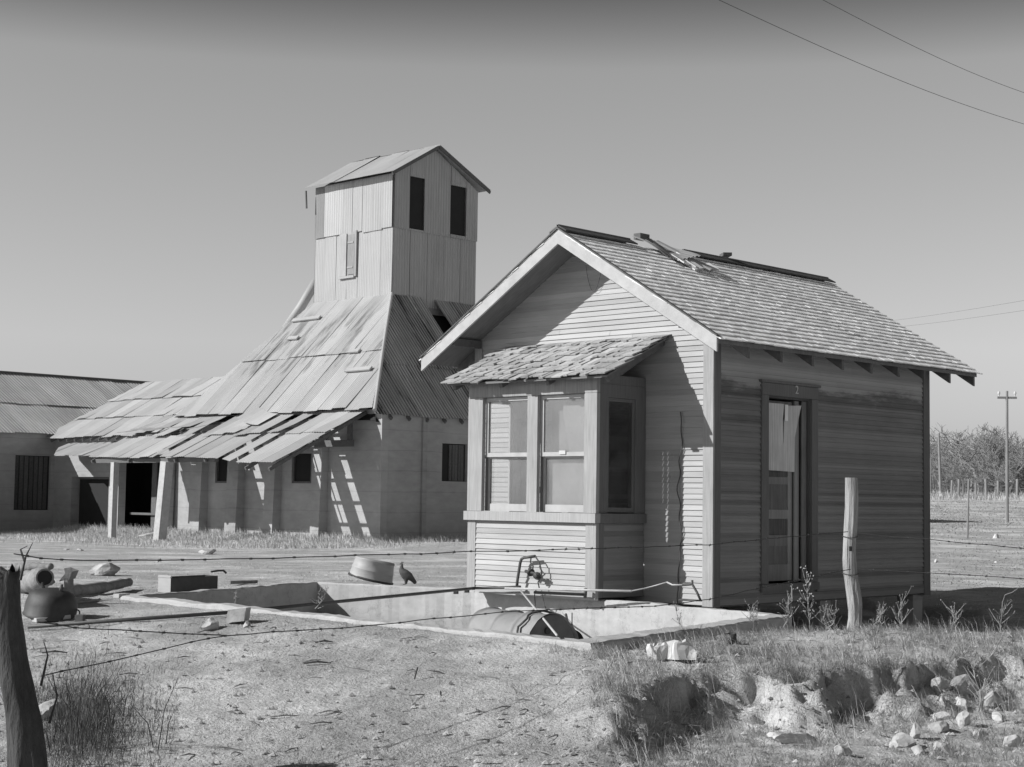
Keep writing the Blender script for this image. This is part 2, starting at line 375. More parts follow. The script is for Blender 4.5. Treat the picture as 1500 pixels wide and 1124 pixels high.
# ------------------------------------------------------------------ blades of grass
def blades(name, pts, hgt, wid, mtl, label, lean=0.6, seed=1, tonev=0.25, dirbias=None, cat=None):
    rs = np.random.RandomState(seed); P = np.array(pts, dtype=np.float64); n = len(P)
    h = np.array(hgt); w = np.array(wid)
    th = rs.uniform(0, 2*np.pi, n); ln = rs.uniform(0.15 if lean < 1.2 else 0.45, 1.0, n)*lean
    d = np.stack([np.cos(th), np.sin(th), np.zeros(n)], 1)
    if dirbias is not None: d = d*0.7 + np.array(dirbias)[None, :]*0.5
    side = np.stack([RH[0]*np.ones(n), RH[1]*np.ones(n), np.zeros(n)], 1)*0.8 + np.stack([-np.sin(th), np.cos(th), np.zeros(n)], 1)*0.5
    up = np.array([0,0,1.0])[None, :]
    k = np.sqrt(np.maximum(0.05, 1-ln**2*0.6))
    mid = P + d*(h*ln*0.35)[:, None] + up*(h*0.55*k)[:, None]
    tip = P + d*(h*ln*1.0)[:, None] + up*(h*k*np.maximum(0.05, 1-0.5*ln))[:, None]
    V = np.stack([P-side*w[:, None]*0.5, P+side*w[:, None]*0.5, mid+side*w[:, None]*0.32, mid-side*w[:, None]*0.32, tip], 1).reshape(-1, 3)
    me = bpy.data.meshes.new(name)
    me.vertices.add(5*n); me.vertices.foreach_set('co', V.astype(np.float32).ravel())
    base = np.arange(n)*5
    loops = np.stack([base, base+1, base+2, base+3, base+3, base+2, base+4], 1).ravel()
    me.loops.add(7*n); me.loops.foreach_set('vertex_index', loops.astype(np.int32))
    st = np.stack([np.arange(n)*7, np.arange(n)*7+4], 1).ravel()
    me.polygons.add(2*n); me.polygons.foreach_set('loop_start', st.astype(np.int32))
    me.polygons.foreach_set('loop_total', np.tile([4, 3], n).astype(np.int32))
    me.update(calc_edges=True); me.validate()
    at = me.attributes.new('tone', 'FLOAT', 'FACE'); tv = rs.uniform(-tonev, tonev, n)
    at.data.foreach_set('value', np.repeat(tv, 2).astype(np.float32))
    me.materials.append(mtl); o = bpy.data.objects.new(name, me); COL.objects.link(o)
    tag(o, label, cat, kind=None if cat else 'stuff'); return o

def scatter():
    r = random.Random(3); P, H, W = [], [], []
    # short trodden turf: matted patches, bare dirt between
    for i in range(230000):
        D = 8.8 + 11.5*r.random()**1.6; S = r.uniform(-0.345, 0.345)*D
        x, y = XY(S, D)
        if inside((x, y), TANK) or (-3.7 < x < 0.1 and -0.1 < y < 4.5): continue
        p = 1.1*fbm(x+3, y-7, 0.55) + 0.7*fbm(x, y, 2.2) + 0.35*fbm(x, y, 7.0, 2)
        if p < -0.06 + r.uniform(-0.12, 0.12): continue
        P.append((x, y, zg(x, y)-0.002)); H.append(r.uniform(0.006, 0.022)*(2.0 if r.random() < 0.04 else 1.0)); W.append(r.uniform(0.002, 0.005))
    blades('dry_turf', P, H, W, M['grass'], 'short trodden dry grass over the yard', 1.3, 1, 0.4)
    P, H, W = [], [], []
    for i in range(26000):
        D = 8.8 + 9*r.random()**1.3; S = r.uniform(-0.345, 0.30)*D; x, y = XY(S, D)
        if inside((x, y), TANK) or (-3.7 < x < 0.1 and -0.1 < y < 4.5): continue
        if fbm(x+60, y, 0.8) + 0.6*fbm(x, y+30, 3.1) < 0.12 + r.uniform(-0.1, 0.1): continue
        P.append((x, y, zg(x, y)+0.001)); H.append(r.uniform(0.02, 0.075)); W.append(r.uniform(0.002, 0.004))
    blades('matted_straw', P, H, W, M['grass'], 'matted straw lying in patches on the dirt', 1.75, 7, 0.6)
    P, H, W = [], [], []
    for i in range(2600):
        S = r.uniform(0.6, 4.4); D = bank(S)+r.gauss(-0.1, 0.75)
        if D < 8.9 or S/D > 0.35 or fbm(S*3, D*3, 0.7) < r.uniform(-0.4, 0.3): continue
        x, y = XY(S, D)
        if inside((x, y), TANK): continue
        P.append((x, y, zg(x, y)-0.004)); H.append(r.uniform(0.10, 0.30)); W.append(r.uniform(0.002, 0.0034))
    blades('dry_stalks', P, H, W, M['grass_pale'], 'long bent pale stalks over the eroded bank', 1.05, 8, 0.3)
    P, H, W = [], [], []
    for i in range(26000):
        D = 15.5 + 85*r.random()**1.4; S = r.uniform(0.23, 0.345)*D; x, y = XY(S, D)
        if fbm(x, y, 0.35) + 0.5*fbm(x, y, 0.08) < r.uniform(-0.3, 0.2): continue
        P.append((x, y, zg(x, y)-0.002)); H.append(r.uniform(0.3, 1.0)*(0.015+0.0009*D)); W.append(0.003+0.0005*D)
    blades('pasture_turf', P, H, W, M['grass'], 'thin dry turf of the pasture behind the house', 1.3, 14, 0.5)
    # tufts and tangles of dry grass over the bank and the ground at the lower right
    P, H, W = [], [], []
    nt_ = 0
    while nt_ < 3000:
        S = r.uniform(-0.2, 4.5); D = r.uniform(8.9, 14.2)
        if S/D > 0.352: continue
        x, y = XY(S, D)
        if inside((x, y), TANK): continue
        k = D-bank(S); face = math.exp(-((k+0.12)/0.13)**2)
        p = fbm(x-20, y+4, 1.1) + 0.5*fbm(x, y, 4.0)
        if p < -0.12 + 0.45*face + r.uniform(-0.12, 0.12) + 0.5*(1-ss(0.2, 0.9, S)): continue
        nt_ += 1
        hh = r.uniform(0.02, 0.06) if r.random() < 0.72 else r.uniform(0.07, 0.20); n_ = r.randint(10, 42); rr_ = r.uniform(0.015, 0.06)
        for q_ in range(n_):
            a = r.uniform(0, 6.283); d = rr_*r.random()**0.5; X, Y = x+math.cos(a)*d, y+math.sin(a)*d
            if inside((X, Y), TANK): continue
            P.append((X, Y, zg(X, Y)-0.004)); H.append(hh*r.uniform(0.4, 1.2)); W.append(r.uniform(0.0018, 0.004))
    blades('dry_bank_grass', P, H, W, M['grass'], 'tangled tufts of dry grass over the eroded bank', 1.3, 2, 0.45)
    # fringe of long pale grass in front of the far buildings, and the field
    P, H, W = [], [], []
    for i in range(46000):
        x = r.uniform(-47, -25.5); off_ = abs(r.gauss(0, 2.4)); y = 18.45 - off_
        if r.random() < 0.15: x, y = -26.2 + abs(r.gauss(0, 0.9)), r.uniform(17, 24)
        P.append((x, y, zg(x, y)-0.01)); H.append(r.uniform(0.06, 0.20)+0.24*math.exp(-off_/0.7)*r.random()); W.append(r.uniform(0.008, 0.018))
    for i in range(16000):
        D = r.uniform(17, 46); S = r.uniform(-0.345, 0.02)*D; x, y = XY(S, D)
        if inside((x, y), TANK): continue
        if fbm(x, y, 0.3) < r.uniform(-0.3, 0.3): continue
        P.append((x, y, zg(x, y)-0.01)); H.append(r.uniform(0.01, 0.04)); W.append(r.uniform(0.006, 0.016))
    blades('pale_yard_grass', P, H, W, M['grass_pale'], 'pale long grass along the foot of the gin walls', 0.8, 4, 0.25)
    P, H, W = [], [], []
    for i in range(14000):
        D = 16 + 130*r.random()**1.5; S = r.uniform(0.235, 0.345)*D; x, y = XY(S, D)
        if D < 105: continue
        hh = r.uniform(0.02, 0.07) if D < 105 else r.uniform(0.2, 0.7)
        P.append((x, y, zg(x, y)-0.01)); H.append(hh); W.append(0.035)
    blades('field_grass', P, H, W, M['grass_pale'], 'pale dry grass of the field at the right', 0.8, 5, 0.25)
scatter()

# ------------------------------------------------------------------ small clapboard house
Wd, Ln, HR, SL = 3.49, 4.377, 4.07, 0.608
house = thing('clapboard_house', (0,0,0), 'small weathered clapboard house with a bay window and shingled gable roof', 'house')
def roof_z(x): return HR - SL*abs(x+Wd/2)
def claps(mb, u_rng, z0, z1, to3, nrm, openings=(), seed=0, e=BO, lap=0.015):
    r = random.Random(seed); z = z0; n = Vector(nrm)
    while z < z1 - 1e-4:
        zt = min(z+e, z1); ua, ub = u_rng(z + 0.004)
        if ub-ua < 0.02: break
        segs = [(ua, ub)]
        for (o0, o1, oz0, oz1) in openings:
            if zt > oz0+0.005 and z < oz1-0.005:
                ns = []
                for (a, b) in segs:
                    if o1 <= a or o0 >= b: ns.append((a, b))
                    else:
                        if o0-a > 0.01: ns.append((a, o0))
                        if b-o1 > 0.01: ns.append((o1, b))
                segs = ns
        for (a, b) in segs:
            cuts = [a]
            while b-cuts[-1] > 3.2: cuts.append(cuts[-1]+r.uniform(1.2, 2.8))
            cuts.append(b)
            for c0, c1 in zip(cuts, cuts[1:]):
                ob = lap+r.uniform(-0.003, 0.004); ot = 0.003
                da, db = r.uniform(-0.002, 0.002), r.uniform(-0.002, 0.002)
                v = [to3(c0+0.001, z+da)+n*ob, to3(c1-0.001, z+db)+n*ob, to3(c1-0.001, zt+0.004)+n*ot, to3(c0+0.001, zt+0.004)+n*ot,
                     to3(c0+0.001, z+da)-n*0.004, to3(c1-0.001, z+db)-n*0.004]
                mb.add(v, [(0,1,2,3), (4,5,1,0)], r.uniform(-0.08, 0.08))
        z = zt
zroof_under = lambda x: roof_z(x)-0.09
# backing walls (butted) -----------------------------------------------------
BX0, BX1, BD = -2.79, -0.885, -0.824
DO = (0.84, 1.92, 0.12, 2.38)       # door casing on the right wall: y0,y1,z0,z1
b = MB()
FO = (-1.98, -1.02, 0.80, 2.2)      # opening of the front wall inside the bay
th = 0.09
def gable_backing(b, y0, y1):
    pass
b.add([(-Wd,0,0),(0,0,0),(0,0,2.9),(-Wd/2,0,HR-0.10),(-Wd,0,2.9), (FO[0],0,FO[2]),(FO[1],0,FO[2]),(FO[1],0,FO[3]),(FO[0],0,FO[3])],
      [(0,1,6,5),(1,2,7,6),(2,3,8,7),(3,4,0,5,8)])
b.add([(FO[0],0,FO[2]),(FO[1],0,FO[2]),(FO[1],0,FO[3]),(FO[0],0,FO[3]),(FO[0],th,FO[2]),(FO[1],th,FO[2]),(FO[1],th,FO[3]),(FO[0],th,FO[3])],
      [(0,1,5,4),(1,2,6,5),(2,3,7,6),(3,0,4,7)])
claps(b, lambda z: (-Wd+0.02, -0.10) if z < 2.86 else (-Wd/2-(HR-0.085-z)/SL, -Wd/2+(HR-0.085-z)/SL), 0.0, HR-0.12,
      lambda u, z: Vector((u, 0, z)), (0,-1,0), [FO], 1)
fw = b.build('front_wall', M['clap_front'], house)
b = MB()
b.add([(0,0,0),(0,Ln,0),(0,Ln,2.93),(0,0,2.93),(0,1.0,0.2),(0,1.8,0.2),(0,1.8,2.24),(0,1.0,2.24)], [(0,1,5,4),(1,2,6,5),(2,3,7,6),(3,0,4,7)])
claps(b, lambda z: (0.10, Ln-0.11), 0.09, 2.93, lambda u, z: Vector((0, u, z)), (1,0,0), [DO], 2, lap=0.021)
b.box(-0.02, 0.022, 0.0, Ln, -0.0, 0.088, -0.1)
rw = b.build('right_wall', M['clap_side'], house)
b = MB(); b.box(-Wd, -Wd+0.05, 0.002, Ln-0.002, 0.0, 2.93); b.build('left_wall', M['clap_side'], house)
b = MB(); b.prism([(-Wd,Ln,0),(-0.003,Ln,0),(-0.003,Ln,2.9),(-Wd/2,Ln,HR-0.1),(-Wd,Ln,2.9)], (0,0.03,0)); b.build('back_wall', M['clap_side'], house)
b = MB(); b.box(-Wd+0.06, -0.03, 0.1, Ln-0.03, -0.02, 0.04); b.build('floor', M['darkwood'], house)
b = MB(); b.box(-1.9, -1.82, 0.9, Ln-0.1, 0.05, 2.6); b.build('partition', M['interior'], house)
# corner boards ------------------------------------------------------------
def cbd(name, m, *bx):
    q = MB(); q.box(*bx); return q.build(name, m, house)
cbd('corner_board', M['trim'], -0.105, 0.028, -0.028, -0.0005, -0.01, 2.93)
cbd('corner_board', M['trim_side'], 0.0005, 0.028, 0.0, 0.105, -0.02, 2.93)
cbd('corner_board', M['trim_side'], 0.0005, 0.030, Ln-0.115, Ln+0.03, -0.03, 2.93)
cbd('corner_board', M['trim'], -Wd-0.03, -Wd+0.09, -0.026, -0.0005, 0.0, 2.9)
for (x, y) in ((-0.16, Ln-0.14), (-0.16, 2.2), (-0.5, 0.35), (-3.2, 0.3), (-3.2, Ln-0.2)):
    q = MB(); q.box(x-0.11, x+0.11, y-0.11, y+0.11, -0.62, -0.021); q.build('pier', M['cast'], house)
# loose wire down the front wall and loops in the gable ------------------------
q = MB()
pts = []
for k in range(40):
    z = 2.02 - k*0.052; pts.append((-0.40+0.012*math.sin(k*1.1)+0.02*math.sin(k*0.31), -0.035-0.01*math.sin(k*0.9), z))
q.tube(pts, 0.006, 5); q.build('hanging_cable', M['wire'], house)
q = MB()
A = ony(880, 390, -0.03)
for off, sag, wdt in ((0.0, 0.30, 0.13),):
    pts = [(A.x-0.22+off+0.28*t+0.0*math.sin(t*6), -0.03-0.03*t, A.z+0.02-sag*math.sin(math.pi*min(1, t*1.05))**0.8) for t in [i/16 for i in range(17)]]
    q.tube(pts, 0.0022, 5)
q.build('loose_wire', M['wire'], house)

# roof ------------------------------------------------------------------------
OE, Y0, Y1 = 0.425, -0.51, Ln+0.497
for sgn in (1, -1):
    q = MB(); pk = Vector((-Wd/2, 0, HR-0.03)); xe = -Wd/2+sgn*(Wd/2+OE)
    a = [(-Wd/2, Y0+0.02, HR-0.035), (xe, Y0+0.02, HR-0.035-SL*(Wd/2+OE)), (xe, Y1-0.01, HR-0.035-SL*(Wd/2+OE)), (-Wd/2, Y1-0.01, HR-0.035)]
    q.prism(a, (0,0,-0.045))
    deck = q.build('roof_deck', M['soffit'], house)
    # shingle courses, each shingle its own width, thickness and butt
    q = MB(); r = random.Random(11+sgn); nC = 23; run = Wd/2+OE+0.04; dn = Vector((sgn*1.0, 0, -SL)).normalized(); nr = Vector((sgn*SL, 0, 1)).normalized()
    Ls = run*math.sqrt(1+SL*SL); ex = Ls/nC
    base0 = Vector((-Wd/2, 0, HR-0.034))
    for c in range(nC):
        y = Y0-0.01-r.uniform(0, 0.08)
        while y < Y1:
            w = r.uniform(0.07, 0.17); ya, yb_ = max(y, Y0-0.012+r.uniform(-0.01,0.01)), min(y+w-0.004, Y1+0.02+r.uniform(-0.03,0.02)); y += w
            if yb_-ya < 0.02: continue
            
            bt = (c+1)*ex + r.uniform(-0.006, 0.006) + 0.016*mnoise.noise((ya*1.1, c*0.35, sgn)) + 0.010*mnoise.noise((ya*4, c*0.9, sgn)); tp = c*ex - 0.10
            if c == 0: tp = -0.0
            tk = r.uniform(0.012, 0.0145)*(1.3 if r.random() < 0.015 else 1.0); lift = r.uniform(0.0, 0.002)
            o0 = base0+dn*bt+nr*(0.020+lift); o1 = base0+dn*tp+nr*0.004
            yy0, yy1 = Vector((0,ya,0)), Vector((0,yb_,0))
            sk = dn*r.uniform(-0.003, 0.003)
            q.add([o0+yy0, o0+yy1+sk, o1+yy1, o1+yy0, o0+yy0+nr*tk, o0+yy1+sk+nr*tk*r.uniform(0.95,1.05), o1+yy1+nr*0.006, o1+yy0+nr*0.006],
                  [(4,5,6,7) if sgn > 0 else (7,6,5,4), (0,1,5,4), (1,2,6,5), (3,0,4,7)], r.uniform(-0.09, 0.07))
    q.build('roof_shingles', M['shingle'], house)
# ridge cap boards, broken where the tin patch lies
def ridge_y(px): return onx(px, 380, -Wd/2).y
ya, yb_, yc, yd = Y0-0.02, ridge_y(922), ridge_y(1000), Y1-0.01
for (p0, p1, dz) in ((ya, yb_, 0.0), (yc, yd, -0.002)):
    q = MB()
    for sgn in (1, -1):
        x0, x1 = -Wd/2-sgn*0.012, -Wd/2+sgn*0.125
        q.prism([(x0, p0, HR+0.026+dz), (x1, p0, HR-0.046+dz), (x1, p0, HR-0.030+dz), (x0, p0, HR+0.042+dz)], (0, p1-p0, 0), -0.45*sgn)
    q.build('ridge_board', M['darkwood'], house)
q = MB(); nb = onx(1065, 379, -Wd/2); q.obox((-Wd/2-0.02, nb.y, HR+0.075), (0.03,0,0.01), (0,0.09,0.01), (0,0,0.02)); q.build('loose_ridge_block', M['darkwood'], house)
# tin patch and board over the hole by the ridge
dn = Vector((1,0,-SL)).normalized(); nr = Vector((SL,0,1)).normalized()
q = MB(); yP = ridge_y(928); r = random.Random(5)
nu, nv = 26, 8; vs, fs = [], []
for i in range(nu+1):
    for j in range(nv+1):
        u = i/nu; v = j/nv
        p = Vector((-Wd/2-0.06, 0, HR+0.05))+dn*(v*0.50) + Vector((0, yP+0.02+u*0.62+0.10*v, 0)) + nr*(0.012*math.sin(u*60)+0.035+0.03*math.sin(u*5+v*3)+0.05*v*u)
        vs.append(p)
for i in range(nu):
    for j in range(nv): a = i*(nv+1)+j; fs.append((a, a+1, a+nv+2, a+nv+1))
q.add(vs, fs); q.build('tin_patch', M['metal_side'], house, smooth=True)
q = MB(); yQ = ridge_y(985)
c0 = Vector((-Wd/2-0.02, yQ-0.28, HR+0.075)); q.bar(c0, c0+dn*0.66+Vector((0,0.33,0))+nr*-0.005, 0.10, 0.022, nr); q.build('loose_board', M['barge'], house)
q = MB(); yR = ridge_y(938); q.obox((-Wd/2, yR+0.02, HR+0.085), (0.05,0,0), (0,0.085,0), (0,0,0.035)); q.build('brick_stub', M['darkwood'], house)
q = MB(); yT = ridge_y(960)
for k in range(9):
    s0 = Vector((-Wd/2+0.02, yT+r.uniform(0, 0.5), HR+0.03))+dn*r.uniform(0.15, 0.55)
    q.obox(s0, Vector((0, r.uniform(0.05,0.09), r.uniform(-.02,.02))), dn*r.uniform(0.06, 0.12), nr*0.008, r.uniform(-0.6, 0.1))
q.build('torn_shingle', M['shingle'], house)
# barge boards (front rake), back rake and rafter tails
for sgn in (1, -1):
    q = MB(); xe = -Wd/2+sgn*(Wd/2+OE+0.01); zt = HR-0.012; ze = zt-SL*(Wd/2+OE+0.01)
    q.prism([(-Wd/2, Y0-0.012, zt), (xe, Y0-0.012, ze), (xe, Y0-0.012, ze-0.15), (-Wd/2, Y0-0.012, zt-0.16)], (0, 0.028, 0))
    q.build('barge_board', M['barge'], house)
    q = MB(); q.prism([(-Wd/2, Y0-0.03, zt+0.022), (xe+sgn*0.012, Y0-0.03, ze+0.02), (xe+sgn*0.012, Y0-0.03, ze+0.003), (-Wd/2, Y0-0.03, zt+0.004)], (0, 0.05, 0), -0.15)
    q.build('rake_trim', M['darkwood'], house)
    for k in range(9):
        yt = 0.05 + k*0.595 if k < 8 else Y1-0.06
        q = MB(); x0 = -Wd/2+sgn*(Wd/2-0.02); x1 = -Wd/2+sgn*(Wd/2+OE-0.025); zf = lambda x: HR-0.083-SL*abs(x+Wd/2)
        q.prism([(x0, yt, zf(x0)), (x1, yt, zf(x1)), (x1, yt, zf(x1)-0.125), (x0, yt, zf(x0)-0.10)], (0, 0.045, 0))
        q.build('rafter_tail', M['darkwood'], house)
# purlin ends under the front overhang
for x in (-Wd+0.06, -0.06):
    q = MB(); q.bar((x, Y0+0.03, roof_z(x)-0.14), (x, -0.03, roof_z(x)-0.14), 0.05, 0.09); q.build('rafter_tail', M['darkwood'], house)

# door on the right wall ------------------------------------------------------
q = MB()
q.box(0.0015, 0.034, DO[0], 0.965, 0.20, 2.24); q.box(0.0015, 0.034, 1.80, DO[1], 0.20, 2.24)
q.box(0.0015, 0.036, DO[0], DO[1], 2.243, 2.375); q.box(0.0015, 0.055, DO[0]-0.03, DO[1]+0.03, 2.378, 2.405)
q.box(0.0015, 0.05, DO[0]-0.01, DO[1]+0.01, 0.115, 0.197)
q.box(-0.14, 0.0, 0.965, 0.985, 0.20, 2.24, -0.3); q.box(-0.14, 0.0, 1.78, 1.80, 0.20, 2.24, -0.35); q.box(-0.14, 0.0, 0.985, 1.78, 2.22, 2.24, -0.4)
dc = q.build('door_casing', M['trim_side'], house)
q = MB()
def pan(y0, y1, z0, z1, x=-0.10, t=0.0): q.box(x-0.03, x, y0, y1, z0, z1, t)
SY0, SY1 = 0.987, 1.60
pan(SY0, SY0+0.07, 0.22, 2.2); pan(SY1-0.08, SY1, 0.22, 2.2, t=0.35); pan(SY1+0.002, SY1+0.17, 0.205, 2.215, x=-0.104, t=-0.1)
for (z0, z1, t) in ((0.22,0.40,0.0), (0.60,0.72,-0.1), (0.90,1.0,0.2), (1.28,1.36,0.0), (2.12,2.2,0)): pan(SY0+0.07, SY1-0.08, z0, z1, t=t)
q.box(-0.085, -0.068, 1.604, 1.69, 0.205, 2.215, 0.35); q.box(-0.045, -0.03, 1.692, 1.779, 0.205, 2.215, -0.2)
dr = q.build('door', M['door'], house)
q = MB()
for (z0, z1, t) in ((0.40,0.60,-0.25), (0.72,0.90,-0.55), (1.0,1.28,-0.3), (1.36,2.12,-0.5)): q.box(-0.125, -0.112, SY0+0.07, SY1-0.08, z0, z1, t)
q.build('door_panel', M['door'], dr)
q = MB()
# split sheet of plywood nailed over the upper door, right half bent away
q.prism([(-0.03, 0.985, 1.43), (-0.03, 1.53, 1.42), (-0.03, 1.535, 1.80), (-0.03, 1.62, 2.05), (-0.03, 1.665, 2.165), (-0.03, 1.40, 2.15), (-0.03, 1.335, 1.98), (-0.03, 1.325, 1.78), (-0.03, 1.315, 1.72), (-0.03, 1.31, 1.82), (-0.03, 1.305, 2.0), (-0.03, 1.33, 2.165), (-0.03, 0.985, 2.165)][::-1], (0.012, 0, 0))
pl = q.build('plywood_sheet', M['ply'], house)
q = MB(); q.box(-0.016, -0.008, 1.335, 1.39, 1.98, 2.16, 0.5); q.build('plywood_splinter', M['ply'], pl)
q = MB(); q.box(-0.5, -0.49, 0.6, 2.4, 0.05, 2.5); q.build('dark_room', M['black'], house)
# house number
cu = bpy.data.curves.new('num', 'FONT'); cu.body = '2'; cu.size = 0.13; cu.extrude = 0.003; cu.align_x = 'CENTER'; cu.align_y = 'CENTER'
to = bpy.data.objects.new('num', cu); COL.objects.link(to); bpy.context.view_layer.update()
me = bpy.data.meshes.new_from_object(to.evaluated_get(bpy.context.evaluated_depsgraph_get())); bpy.data.objects.remove(to)
me.transform(Matrix.Translation((0.040, 1.49, 2.325)) @ Matrix.Rotation(R_(90), 4, 'Z') @ Matrix.Rotation(R_(90), 4, 'X'))
me.materials.clear(); me.materials.append(M['paper']); nm = bpy.data.objects.new('house_number', me); COL.objects.link(nm); nm.parent = house; ORG[nm.name] = Vector((0,0,0))

# bay window -------------------------------------------------------------------
yf = BD
def bx(q, x0, x1, z0, z1, y0=yf, y1=yf+0.05, t=0.0): q.box(x0, x1, y0, y1, z0, z1, t)
q = MB()
bx(q, -2.80, -2.575, 0.94, 2.20); bx(q, -1.885, -1.735, 0.94, 2.20); bx(q, -1.06, BX1, 0.94, 2.20)        # posts
bx(q, -2.79, -2.665, 0.06, 0.835, yf+0.004, yf+0.05); bx(q, -1.03, BX1, 0.06, 0.835, yf+0.004, yf+0.05)
bx(q, -2.80, BX1, 2.203, 2.40, yf+0.002, yf+0.05, -0.1)                          # head
bx(q, -2.82, BX1+0.02, 0.838, 0.937, yf-0.035, yf+0.05, 0.1)                     # sill
bay = q.build('bay_window', M['trim'], house)
q = MB(); bx(q, -2.79, BX1, 0.035, 0.058, yf-0.004, yf+0.05); q.build('base_rail', M['trim_h'], bay)
q = MB(); claps(q, lambda z: (-2.664, -1.031), 0.06, 0.834, lambda u, z: Vector((u, yf+0.022, z)), (0,-1,0), (), 4)
q.add([(-2.664, yf+0.022, 0.06), (-1.031, yf+0.022, 0.06), (-1.031, yf+0.022, 0.835), (-2.664, yf+0.022, 0.835)], [(0,1,2,3)])
q.build('siding', M['clap_front'], bay)
# right side of the bay
q = MB(); xs = BX1
q.box(xs-0.05, xs-0.001, yf+0.051, yf+0.185, 0.94, 2.30); q.box(xs-0.05, xs-0.001, -0.19, -0.02, 0.94, 2.30)
q.box(xs-0.05, xs-0.001, yf+0.185, -0.19, 2.16, 2.30); q.box(xs-0.05, xs+0.02, yf+0.051, -0.02, 0.838, 0.937)
q.box(xs-0.05, xs-0.001, yf+0.051, yf+0.13, 0.06, 0.835)
q.box(xs-0.05, xs-0.003, yf+0.051, -0.02, 2.302, 2.40)
q.build('side_frame', M['trim_side'], bay)
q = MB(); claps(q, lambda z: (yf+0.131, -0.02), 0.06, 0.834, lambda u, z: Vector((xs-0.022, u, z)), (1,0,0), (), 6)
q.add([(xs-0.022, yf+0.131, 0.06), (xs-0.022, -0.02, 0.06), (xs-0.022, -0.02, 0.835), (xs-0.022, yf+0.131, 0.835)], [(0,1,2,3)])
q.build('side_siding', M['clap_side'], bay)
# left side (a window too), floor, ceiling
q = MB(); xl = -2.79
q.box(xl+0.001, xl+0.05, yf+0.051, yf+0.16, 0.06, 2.30); q.box(xl+0.001, xl+0.05, -0.16, -0.02, 0.06, 2.30); q.box(xl+0.001, xl+0.05, yf+0.16, -0.16, 0.06, 0.93); q.box(xl+0.001, xl+0.05, yf+0.16, -0.16, 2.16, 2.30)
q.build('side_frame', M['trim'], bay)
q = MB(); q.box(xl+0.051, xs-0.051, yf+0.051, -0.02, 0.05, 0.08); q.build('bay_floor', M['darkwood'], bay)
q = MB(); q.box(xl+0.051, xs-0.051, yf+0.051, -0.02, 2.32, 2.34); q.build('bay_ceiling', M['interior'], bay)
q = MB(); q.box(xl+0.012, xl+0.035, yf+0.16, yf+0.19, 0.93, 2.16); q.box(xl+0.012, xl+0.035, -0.19, -0.16, 0.93, 2.16); q.box(xl+0.012, xl+0.035, yf+0.19, -0.19, 1.53, 1.57)
q.build('sash', M['barge'], bay)
# sashes
def sash(x0, x1, z0, z1, y, fwid=0.042, rail=0.05):
    q = MB()
    q.box(x0, x0+fwid, y, y+0.03, z0, z1); q.box(x1-fwid, x1, y, y+0.03, z0, z1)
    q.box(x0+fwid, x1-fwid, y, y+0.03, z0, z0+rail); q.box(x0+fwid, x1-fwid, y, y+0.03, z1-0.04, z1)
    q.build('sash', M['barge'], bay)
    q = MB(); q.box(x0+fwid, x1-fwid, y+0.013, y+0.017, z0+rail, z1-0.04); q.build('pane', M['glass'], bay)
for (x0, x1) in ((-2.572, -1.888), (-1.732, -1.063)):
    sash(x0, x1, 1.54, 2.198, yf+0.052, rail=0.045); sash(x0, x1, 0.942, 1.56, yf+0.085, rail=0.08)
    q = MB(); q.box(x0-0.0, x0+0.012, yf+0.0525, yf+0.12, 0.942, 2.198); q.box(x1-0.012, x1, yf+0.0525, yf+0.12, 0.942, 2.198) if False else None
    q.build('jamb', M['trim_side'], bay)
q = MB()
q.box(xs-0.035, xs-0.015, yf+0.186, yf+0.215, 0.95, 2.158); q.box(xs-0.035, xs-0.015, -0.225, -0.191, 0.95, 2.158)
q.box(xs-0.035, xs-0.015, yf+0.215, -0.225, 0.95, 1.0); q.box(xs-0.035, xs-0.015, yf+0.215, -0.225, 2.12, 2.158)
q.build('sash', M['trim_side'], bay)
q = MB(); q.box(xs-0.028, xs-0.024, yf+0.215, -0.225, 1.0, 2.12); q.build('pane', M['glass_clean'], bay)
# paper blind behind the right-hand window, torn at the upper left; inner door casing behind the left one
q = MB(); yb2 = yf+0.15
q.prism([(-1.70, yb2, 0.95), (-1.07, yb2, 0.95), (-1.07, yb2, 2.17), (-1.49, yb2, 2.17), (-1.50, yb2, 2.02), (-1.39, yb2, 1.56), (-1.70, yb2, 1.56)], (0, 0.004, 0))
q.prism([(-1.70, yb2+0.05, 1.56), (-1.36, yb2+0.05, 1.56), (-1.46, yb2+0.05, 2.17), (-1.70, yb2+0.05, 2.17)], (0, 0.004, 0), -0.18)
q.build('paper_blind', M['blind'], bay)
q = MB(); q.box(FO[0]-0.09, FO[0]-0.001, -0.045, -0.016, 0.80, 2.2, 0.2); q.box(FO[1], FO[1]+0.08, -0.045, -0.016, 0.80, 2.2); q.build('inner_casing', M['barge'], bay)
q = MB(); q.box(-1.45, -1.36, yf+0.040, yf+0.0515, 1.56, 1.60); q.build('sash_lift', M['paper'], bay)
